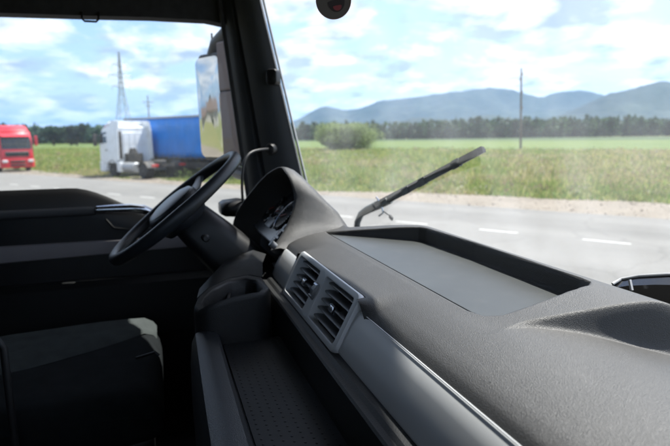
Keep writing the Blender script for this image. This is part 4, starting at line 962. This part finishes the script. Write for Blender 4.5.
# resample smoothly
def resample(P, n):
    out = []
    for k in range(n):
        f = k * (len(P) - 1) / (n - 1); i = min(int(f), len(P) - 2); t = f - i
        p0, p1, p2, p3 = P[max(i - 1, 0)], P[i], P[i + 1], P[min(i + 2, len(P) - 1)]
        out.append(.5 * ((2 * p1) + (p2 - p0) * t + (2 * p0 - 5 * p1 + 4 * p2 - p3) * t * t + (3 * p1 - p0 - 3 * p2 + p3) * t ** 3))
    return out
E0 = resample(E0, 60)
cx0 = -1.55
def padz(y): return float(interp_s(np.array([min(max(y, .297), .85)]), pz)[0])
rows = []
inner = []
for f_, dyv in ((1.0, .080), (.75, .058), (.35, .026), (.10, .006)):       # inside of the hood, running forward
    rows.append([p + Vector(((cx0 - p.x) * .22 * f_, dyv, -.050 * f_ - .003)) for p in E0])
rows.append([p + Vector(((cx0 - p.x) * .012, -.001, -.0015)) for p in E0])
rows.append([p.copy() for p in E0])
for u in (.03, .08, .16, .26, .38, .5, .62, .74, .86, 1.0):
    r_ = []
    for p in E0:
        y1 = max(p.y + .13, .545); y = p.y + (y1 - p.y) * u
        zt = padz(y) - .004 - 1.1 * max(0, y - max(.47, min(.634, .634 + (p.x + 1.165) * .92)))
        e = min(1.0, 1.16 * (u ** 1.12)); e = e * e * (3 - 2 * e) * .55 + e * .45
        lift = .012 * math.sin(min(1, u * 4) * math.pi / 2) * (1 - e)
        z = p.z + lift + (zt - p.z) * e if p.z > zt else min(p.z, zt) - .01 * u
        side = (p.x - cx0) * (.06 * math.sin(min(1, u * 5) * math.pi / 2) + .06 * e)
        r_.append(Vector((p.x + side, y, z)))
    rows.append(r_)
mb = MB(); mb.grid(rows); hood = part('instrument_hood', mb, 'pad', dash, bb, smooth=70)
# cluster face inside
ca0, ca1 = Vector((0, .305, -.262)), Vector((0, .425, -.128)); cu = (ca1 - ca0).normalized(); cn = Vector((0, -cu.z, cu.y))
def cl(x, t, n=0): return Vector((x, 0, 0)) + ca0 + cu * t + cn * n
CM = Matrix(((1, cu.x, cn.x, 0), (0, cu.y, cn.y, 0), (0, cu.z, cn.z, 0), (0, 0, 0, 1)))
mb = MB(); mb.loft([[cl(x, t, n) for x, t in ((-1.75, -.03), (-1.42, -.03), (-1.42, .08), (-1.47, .14), (-1.69, .14), (-1.75, .08))] for n in (-.03, 0)]); cf = part('gauge_panel', mb, 'gauge', dash, bb, smooth=None)
for x, rr in ((-1.665, .05), (-1.50, .05), (-1.585, .026)):
    mt = Matrix.Translation(cl(x, .055, .002)) @ CM
    mb = MB(); mb.lathe([(rr, 0), (rr + .003, .002), (rr, .004), (rr - .004, .003), (rr - .005, .0005), (.004, .0005)], 40, mt); part('gauge', mb, 'gloss', cf, bb)
    mb = MB()
    for k in range(21):
        a = R(-40 + 260 * k / 20); l_ = .010 if k % 5 == 0 else .006
        mb.box((rr - .008 - l_, -.0007, .0012), (rr - .008, .0007, .0018), mt @ Matrix.Rotation(a, 4, 'Z'))
    part('dial_marks', mb, 'tick', cf, bb, smooth=None)
    mb = MB(); mb.box((-.004, -.0012, .003), (rr * .75, .0012, .0042), mt @ Matrix.Rotation(R(200), 4, 'Z')); part('needle', mb, 'red_plastic', cf, bb, smooth=None)
# a row of flat rocker switches beside the gauges, and a small display
for k in range(3):
    c = cl(-1.435 + .002 * k, -.022 + .024 * k, .001); mb = MB(); mb.plate(rrect(.022, .018, .002), -.012, .003, .002, Matrix.Translation(c) @ CM); sw_ = part('rocker_switch', mb, 'gloss', dash, bb)
    mb = MB(); mb.box((-.004, -.0012, .0030), (.004, .0012, .0034), Matrix.Translation(c) @ CM); part('switch_mark', mb, 'red_plastic' if k == 1 else 'tick', sw_, bb, smooth=None)
mb = MB(); mb.plate(rrect(.07, .03, .003), 0, .004, .001, Matrix.Translation(cl(-1.585, .012, .001)) @ CM); part('trip_display', mb, 'slat', dash, bb)
c = atx(272, 244, -1.305); mb = MB(); mb.lathe([(.008, -.012), (.009, .002), (.007, .005), (.003, .005)], 20, Matrix.Translation(c) @ CM); part('ignition_lock', mb, 'slat', dash, bb)
# outer left end of the dash beyond the binnacle: small side vent pod
c = atx(224, 208, -1.93); mb = MB(); rows = []
for k, (dy, w, h) in enumerate(((-.015, .045, .018), (0, .06, .026), (.05, .065, .03), (.10, .06, .02))):
    rows.append([c + Vector((x, dy, z)) for x, z in rrect(w * 2, h * 2, h * .9, 4)])
mb.loft(rows); part('side_pod', mb, 'black', dash, bb, smooth=50)

# ------------------------------------------------------------------ steering wheel
WC = atx(176, 206, -1.55); ta = R(38.5)
wy = Vector((0, math.cos(ta), math.sin(ta))); wn = Vector((0, -math.sin(ta), math.cos(ta)))
WM = Matrix(((1, wy.x, wn.x, WC.x), (0, wy.y, wn.y, WC.y), (0, wy.z, wn.z, WC.z), (0, 0, 0, 1)))
sw = cabthing('steering_wheel', 'black leather steering wheel with grey hub seen nearly edge-on', 'steering wheel', WC)
RR = .213
rows = []
for k in range(72):
    a = 2 * math.pi * k / 72; fat = 1.0 + .12 * max(0, math.cos(2 * a)) ** 4
    rows.append([WM @ Vector(((RR + .0135 * fat * math.cos(b)) * math.cos(a), (RR + .0135 * fat * math.cos(b)) * math.sin(a), .0165 * fat * math.sin(b))) for b in np.linspace(0, 2 * math.pi, 16, endpoint=False)])
mb = MB(); mb.grid(rows, close_u=True, close_v=True); part('rim', mb, 'leather', sw, WC, smooth=80)
for a in (205, 335, 150, 30):
    ca, sa = math.cos(R(a)), math.sin(R(a)); rows = []
    for r_, w, z, th in ((.07, .036, -.012, .014), (.13, .024, -.012, .010), (.175, .018, -.006, .008), (.208, .017, .0, .008)):
        c = Vector((ca * r_, sa * r_, z)); tv = Vector((-sa, ca, 0))
        rows.append([WM @ (c + tv * (w * math.cos(b)) + Vector((0, 0, th * math.sin(b)))) for b in np.linspace(0, 2 * math.pi, 12, endpoint=False)])
    mb = MB(); mb.loft(rows); part('spoke', mb, 'hub', sw, WC, smooth=60)
hubp = [(.098 * math.cos(a) * (1 + .10 * math.cos(2 * a)), .085 * math.sin(a) * (1 - .05 * math.cos(4 * a)) - .008) for a in np.linspace(0, 2 * math.pi, 40, endpoint=False)]
rows = [[WM @ Vector((x * k, y * k, z)) for x, y in hubp] for k, z in ((.80, -.055), (.97, -.03), (1.0, -.01), (.97, .008), (.86, .017), (.55, .023), (.15, .025))]
mb = MB(); mb.loft(rows); hb = part('hub', mb, 'leather', sw, WC, smooth=60)
rows = [[WM @ Vector((x * k, y * k, z)) for x, y in hubp] for k, z in ((.88, .0165), (.85, .0185), (.60, .0245), (.2, .0265))]
mb = MB(); mb.loft(rows); part('horn_pad', mb, 'hub', hb, WC, smooth=60)
for sg in (-1, 1):
    for k in range(3):
        mb = MB(); mb.plate(rrect(.020, .014, .004), -.004, .004, .002, WM @ Matrix.Translation((sg * .125, .022 - k * .018 - .012, .004))); part('wheel_button', mb, 'black', sw, WC)
# column shroud and stalks
rows = []
for d, w, h in ((.03, .045, .042), (.06, .066, .056), (.14, .075, .065), (.26, .085, .075), (.42, .09, .08)):
    rows.append([WM @ Vector((x, y + d * .10, -d)) for x, y in rrect(w * 2, h * 2, h * .55, 4)])
mb = MB(); mb.loft(rows); part('column_shroud', mb, 'black', sw, WC, smooth=50)
for sg, z in ((1, -.105), (-1, -.085)):
    mb = MB(); mb.tube([WM @ Vector((sg * .06, 0, z)), WM @ Vector((sg * .13, .005, z + .008)), WM @ Vector((sg * .19, .01, z + .018)), WM @ Vector((sg * .20, .01, z + .019))], [.008, .007, .010, .006], 12); part('stalk', mb, 'dark', sw, WC)

# ------------------------------------------------------------------ driver's seat
bs = Vector((-1.55, -.28, FLOOR)); seat = cabthing('driver_seat', 'dark driver seat with window light painted as a grey-green cushion strip', 'seat', bs)
ST = -.588
def cushion(y, w, ztop, zbot, bol):
    pr = []
    for k in range(44):
        a = 2 * math.pi * k / 44; ca, sa = math.cos(a), math.sin(a)
        x = math.copysign(abs(ca) ** .38, ca) * w; zc, zh = (ztop + zbot) / 2, (ztop - zbot) / 2
        z = zc + math.copysign(abs(sa) ** .42, sa) * zh
        if sa > 0: z += bol * (max(0, abs(x) / w - .6) / .4) ** 1.5 * .012
        pr.append(Vector((-1.55 + x, y, z)))
    return pr
CS = ((-.58, .25, ST - .012, -.74, 1), (-.45, .262, ST - .003, -.75, 1), (-.30, .266, ST, -.75, .9), (-.18, .266, ST + .002, -.75, .8), (-.10, .264, ST, -.75, .6), (-.06, .260, ST - .008, -.745, .4), (-.040, .254, ST - .022, -.74, .2), (-.028, .245, ST - .045, -.73, .1), (-.022, .22, ST - .075, -.71, 0))
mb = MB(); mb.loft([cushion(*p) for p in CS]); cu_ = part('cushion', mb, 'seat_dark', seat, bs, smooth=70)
# window light painted on the cushion as a lighter strip, narrowing to the front
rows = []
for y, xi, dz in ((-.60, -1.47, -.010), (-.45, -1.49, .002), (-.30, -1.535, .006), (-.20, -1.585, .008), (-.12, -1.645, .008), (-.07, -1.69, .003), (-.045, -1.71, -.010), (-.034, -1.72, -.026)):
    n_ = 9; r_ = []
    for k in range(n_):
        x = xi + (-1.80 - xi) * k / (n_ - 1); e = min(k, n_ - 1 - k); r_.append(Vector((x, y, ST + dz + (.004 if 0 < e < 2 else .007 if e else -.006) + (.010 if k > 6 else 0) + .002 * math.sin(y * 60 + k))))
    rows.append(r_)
mb = MB(); mb.grid(rows); part('window_light_strip', mb, 'seat', cu_, bs, smooth=80)
mb = MB(); mb.tube([Vector((-1.55 + .262, y, z)) for y, z in ((-.56, -.655), (-.30, -.650), (-.10, -.652), (-.05, -.665))], .004, 8); part('piping', mb, 'seat_dark', cu_, bs)
mb = MB(); rows = []
for y, s1 in ((-.60, 1), (-.30, 1), (-.07, .97), (-.05, .93)):
    rows.append([Vector((-1.55 + x * s1, y, z)) for x, z in rrect(.50, .14, .03, 5, 0, -.79)])
mb.loft(rows); part('seat_shell', mb, 'black', seat, bs, smooth=50)
mb = MB(); rows = []
for z, w, y0, y1 in ((-.64, .26, -.70, -.55), (-.35, .27, -.74, -.58), (-.05, .26, -.79, -.63), (.13, .20, -.82, -.67), (.25, .15, -.83, -.71), (.30, .12, -.82, -.73)):
    rows.append([Vector((-1.55 + x, y, z)) for x, y in rrect(w * 2, y1 - y0, .05, 5, 0, (y0 + y1) / 2)])
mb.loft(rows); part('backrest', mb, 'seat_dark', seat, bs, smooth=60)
mb = MB(); mb.box((-1.73, -.50, FLOOR), (-1.37, -.14, -.86)); part('pedestal', mb, 'black', seat, bs, smooth=None, bevel=.02)
c = atx(158, 352, -1.29); mb = MB(); mb.tube([c + Vector((-.03, -.05, -.02)), c + Vector((0, -.006, 0)), c + Vector((.002, .002, -.008))], .0035, 8); part('adjuster_lever', mb, 'dark', seat, bs)
mb = MB(); mb.tube([Vector((-1.27, -.40, -.39)), Vector((-1.265, -.355, -.405)), Vector((-1.262, -.335, -.435)), Vector((-1.262, -.334, -.72))], .008, 10); part('belt_stalk', mb, 'dark', seat, bs)

# ------------------------------------------------------------------ wiper outside the glass
def on_glass(px, py_, off=.02):       # where a line of sight meets the windscreen, a little outside it
    r = ray(px, py_); lo, hi = .3, 3.0
    for _ in range(50):
        m_ = (lo + hi) / 2; p = r * m_
        if p.y < ws_y(p.x, p.z) + off: lo = m_
        else: hi = m_
    return r * lo
wp = [on_glass(356, 230), on_glass(357.5, 222), on_glass(361, 214, .03), on_glass(368, 209.5, .035), on_glass(378, 205, .035), on_glass(390, 199.5, .03)]
bw = wp[0] + Vector((0, 0, -.12)); wi = cabthing('wiper', 'grey weathered windscreen wiper standing up across the glass', 'wiper', bw)
off = Vector((0, .055, 0))
def W_(px, py_, Y): return on_glass(px, py_, .022)
mb = MB(); mb.tube([wp[0] + Vector((-.005, .01, -.12)), wp[0] + Vector((0, 0, -.03))] + wp[1:], [.012, .0115, .0115, .012, .015, .016, .015], 10); arm = part('arm', mb, 'wiper', wi, bw)
e0, e1 = W_(376, 207, .69), W_(483, 150.5, .815)
dirv = (e1 - e0).normalized(); side = dirv.cross(Vector((0, 1, 0))).normalized(); fwd = side.cross(dirv).normalized()
def bar(a, b, w0, w1, th, nm, m_, par, off_=0):
    mb = MB(); rows = []
    for p, w in ((a, w0), (b, w1)):
        rows.append([p + side * x + fwd * (y + off_) for x, y in ((-w, -th), (w, -th), (w * .6, th), (-w * .6, th))])
    mb.loft(rows); return part(nm, mb, m_, par, bw, smooth=None)
bar(e0, e1, .013, .009, .006, 'blade_frame', 'wiper', wi)
bar(e0 - side * -.014, e1 - side * -.010, .003, .003, .006, 'rubber_blade', 'rubber', wi, .002)
bar(e1 - dirv * .012, e1 + dirv * .004, .008, .008, .007, 'end_cap', 'black', wi)
for f_ in (.34, .50, .80):
    p = e0 + (e1 - e0) * f_; bar(p - dirv * .014, p + dirv * .014, .014, .014, .007, 'blade_claw', 'wiper', wi, -.001)
p = W_(388, 202, .70); mb = MB(); mb.loft([[p + side * x + dirv * a for x, a in rrect(.020, .030, .004, 3)], [p + side * x + dirv * a - fwd * .020 for x, a in rrect(.020, .030, .004, 3)]]); part('arm_joint', mb, 'wiper', wi, bw)
mb = MB(); mb.tube([W_(376, 197, .70), W_(381, 203, .69), W_(383, 213, .69), W_(379, 216, .69)], .0035, 8); part('spring_clip', mb, 'chrome', wi, bw)
p = W_(391, 217.5, .69); mb = MB(); mb.box((-.012, -.003, -.006), (.012, .003, .006), Matrix.Translation(p) @ Matrix.Rotation(R(18), 4, 'Y')); mb.tube([p + Vector((-.008, 0, .004)), W_(383, 211, .69)], .002, 6); part('washer_nozzle', mb, 'rubber', wi, bw)

# ------------------------------------------------------------------ door mirror outside
mn = Vector((.478, -.878, 0)); tilt = R(1.6); mx_ = Vector((.878, .478, 0))
mo = Vector((-2.60, .194, 0)); ztop, zbot = .352, -.085
bm = Vector((-2.45, .30, -.35)); mi = cabthing('door_mirror', 'large door mirror outside the driver window, sky and houses mirrored in it', 'mirror', bm)
MM = Matrix(((mx_.x, 0, mn.x, mo.x), (mx_.y, 0, mn.y, mo.y), (0, 1, 0, 0), (0, 0, 0, 1))) @ Matrix.Rotation(tilt, 4, 'X')     # local: x across, y up, z out of the glass
gw, gz = .176, (ztop + zbot) / 2; gh = ztop - zbot
mb = MB(); rows = []      # slightly domed glass
mcx = gw / 2 + .004
for sk in (1.0, .9, .78, .64, .5, .36, .22, .1, .01):
    rows.append([MM @ Vector((mcx + (x - mcx) * sk, gz + (y - gz) * sk, .012 - (((x - mcx) * sk) ** 2 + ((y - gz) * sk) ** 2) / (2 * 1.9) * 1.0)) for x, y in rrect(gw, gh, .028, 8, mcx, gz)])
rows.insert(0, [MM @ Vector((x, y, -.03)) for x, y in rrect(gw, gh, .028, 8, mcx, gz)])
mb.loft(rows); part('mirror_glass', mb, 'mirror', mi, bm, smooth=30)
mb = MB(); rows = []
for z, s1 in ((-.016, 1.0), (-.02, 1.03), (-.06, .98), (-.10, .8), (-.115, .5)):
    rows.append([MM @ Vector((x, y, z)) for x, y in rrect((gw + .016) * s1, (gh + .020) * s1, .034 * s1, 6, gw / 2 + .004, gz)])
mb.loft(rows); hs = part('housing', mb, 'black', mi, bm, smooth=60)
# inboard carrier in two pieces with a seam
for z0, z1 in ((zbot - .02, .195), (.202, .40)):
    mb = MB(); rows = []
    for z in (z0, z0 + .006, z1 - .006, z1):
        e = .004 if z in (z0, z1) else 0
        rows.append([MM @ Vector((x, z, d)) for x, d in ((gw + .012, .0 - e), (gw + .018, .012 - e), (gw + .160, .020 - e), (gw + .175, .0 - e), (gw + .160, -.08), (gw + .012, -.08))])
    mb.loft(rows); part('carrier', mb, 'housing', mi, bm, smooth=30)
mb = MB(); mb.tube([MM @ Vector((gw * .5, ztop + .01, -.05)), MM @ Vector((gw * .7, ztop + .055, -.04)), MM @ Vector((gw + .06, ztop + .10, -.03)), MM @ Vector((gw + .20, ztop + .12, -.02))], [.035, .03, .028, .03], 12)
mb.tube([MM @ Vector((gw * .5, zbot - .01, -.05)), MM @ Vector((gw + .06, zbot - .07, -.03)), MM @ Vector((gw + .20, zbot - .08, -.02))], [.03, .028, .03], 12); part('mirror_bracket', mb, 'black', mi, bm, smooth=60)
mb = MB(); mb.tube([MM @ Vector((gw * .35, ztop + .02, -.06)), MM @ Vector((gw * .35, ztop + .11, -.06))], .004, 6); part('aerial', mb, 'black', mi, bm)

# ------------------------------------------------------------------ small things
# hanging card disc
dc = aty(333.5, 0.5, .345); disc = cabthing('hanging_disc', 'brown round card with orange edge and printed smile hanging at the top', 'ornament', dc)
dnv = -dc.normalized(); dx = Vector((0, 0, 1)).cross(dnv).normalized(); dy_ = dnv.cross(dx)
DM = Matrix(((dx.x, dy_.x, dnv.x, dc.x), (dx.y, dy_.y, dnv.y, dc.y), (dx.z, dy_.z, dnv.z, dc.z), (0, 0, 0, 1)))
rd = .0345
mb = MB(); mb.lathe([(rd * .98, -.0015), (rd * .98, .0015)], 48, DM); part('card', mb, 'card', disc, dc, smooth=30)
mb = MB(); mb.grid([[DM @ Vector((r_ * math.cos(a), r_ * math.sin(a), z_)) for r_, z_ in ((rd * .97, -.0019), (rd, -.0019), (rd, .0019), (rd * .97, .0019))] for a in np.linspace(0, 2 * math.pi, 48, endpoint=False)], close_u=True, close_v=True); part('card_edge', mb, 'card_edge', disc, dc, smooth=30)
mo_ = [(.020 * math.cos(a) * .85, -.004 + .020 * math.sin(a) * (1.0 if math.sin(a) < 0 else .15)) for a in np.linspace(0, 2 * math.pi, 30, endpoint=False)]
mt = DM @ Matrix.Translation((.004, .003, 0)) @ Matrix.Rotation(R(10), 4, 'Z')
mb = MB(); mb.prism(mo_, .0015, .0021, mt); part('printed_mouth', mb, 'mouth', disc, dc, smooth=None)
mb = MB(); mb.prism([(x * .5 + .001, y * .42 - .0115) for x, y in mo_], .0021, .0026, mt); part('printed_tongue', mb, 'tongue', disc, dc, smooth=None)
mb = MB(); mb.tube([dc + Vector((0, 0, rd * .95)), dc + Vector((0, 0.004, .15)), dc + Vector((0, 0.0, .345))], .001, 6); part('string', mb, 'card', disc, dc)

# black flat case lying at the foot of the glass
cc = aty(655, 290, .755); case = cabthing('flat_case', 'flat black case with pale edge lying beyond the dashboard rim', 'case', Vector((cc.x, cc.y, -.30)))
cb = Vector((cc.x, cc.y, -.30))
cp_ = [aty(613, 284.5, .755), aty(622, 279.5, .775), aty(640, 276.5, .785), aty(668, 275, .795), aty(700, 275, .80)]
mb = MB(); rows = []
for p in cp_:
    rows.append([p, p + Vector((.0, .06, -.006)), p + Vector((0, .06, -.06)), p + Vector((.0, -.03, -.075)), p + Vector((.0, -.026, -.014))])
mb.loft(rows); part('shell', mb, 'gloss', case, cb, smooth=30)
mb = MB(); mb.tube([p + Vector((0, -.001, .001)) for p in cp_], .0028, 8); part('pale_edge', mb, 'silver', case, cb)
p = aty(639, 284, .762); mb = MB(); mb.box((-.002, -.002, -.009), (.002, .002, .009), Matrix.Translation(p + Vector((.0, -.018, 0))) @ Matrix.Rotation(R(-20), 4, 'Y')); part('clip', mb, 'tick', case, cb, smooth=None)

# thin bent stalk clamped to the pillar
g0 = atx(271, 149, -1.965); gn = cabthing('gooseneck_holder', 'thin black bent stalk clamped to the windscreen pillar behind the wheel', 'holder', g0)
pts = [g0, atx(262, 149.5, -1.93), atx(252, 152, -1.90), atx(246, 158, -1.88), atx(243, 168, -1.87), atx(242, 185, -1.87), atx(243, 205, -1.88)]
mb = MB(); mb.tube(resample(pts, 30), .0048, 10); part('stalk', mb, 'black', gn, g0)
mb = MB(); mb.lathe([(.020, -.012), (.022, 0), (.017, .014), (.006, .018)], 20, Matrix.Translation(g0) @ Matrix.Rotation(R(-35), 4, 'Z') @ Matrix.Rotation(R(90), 4, 'Y')); part('clamp', mb, 'black', gn, g0)
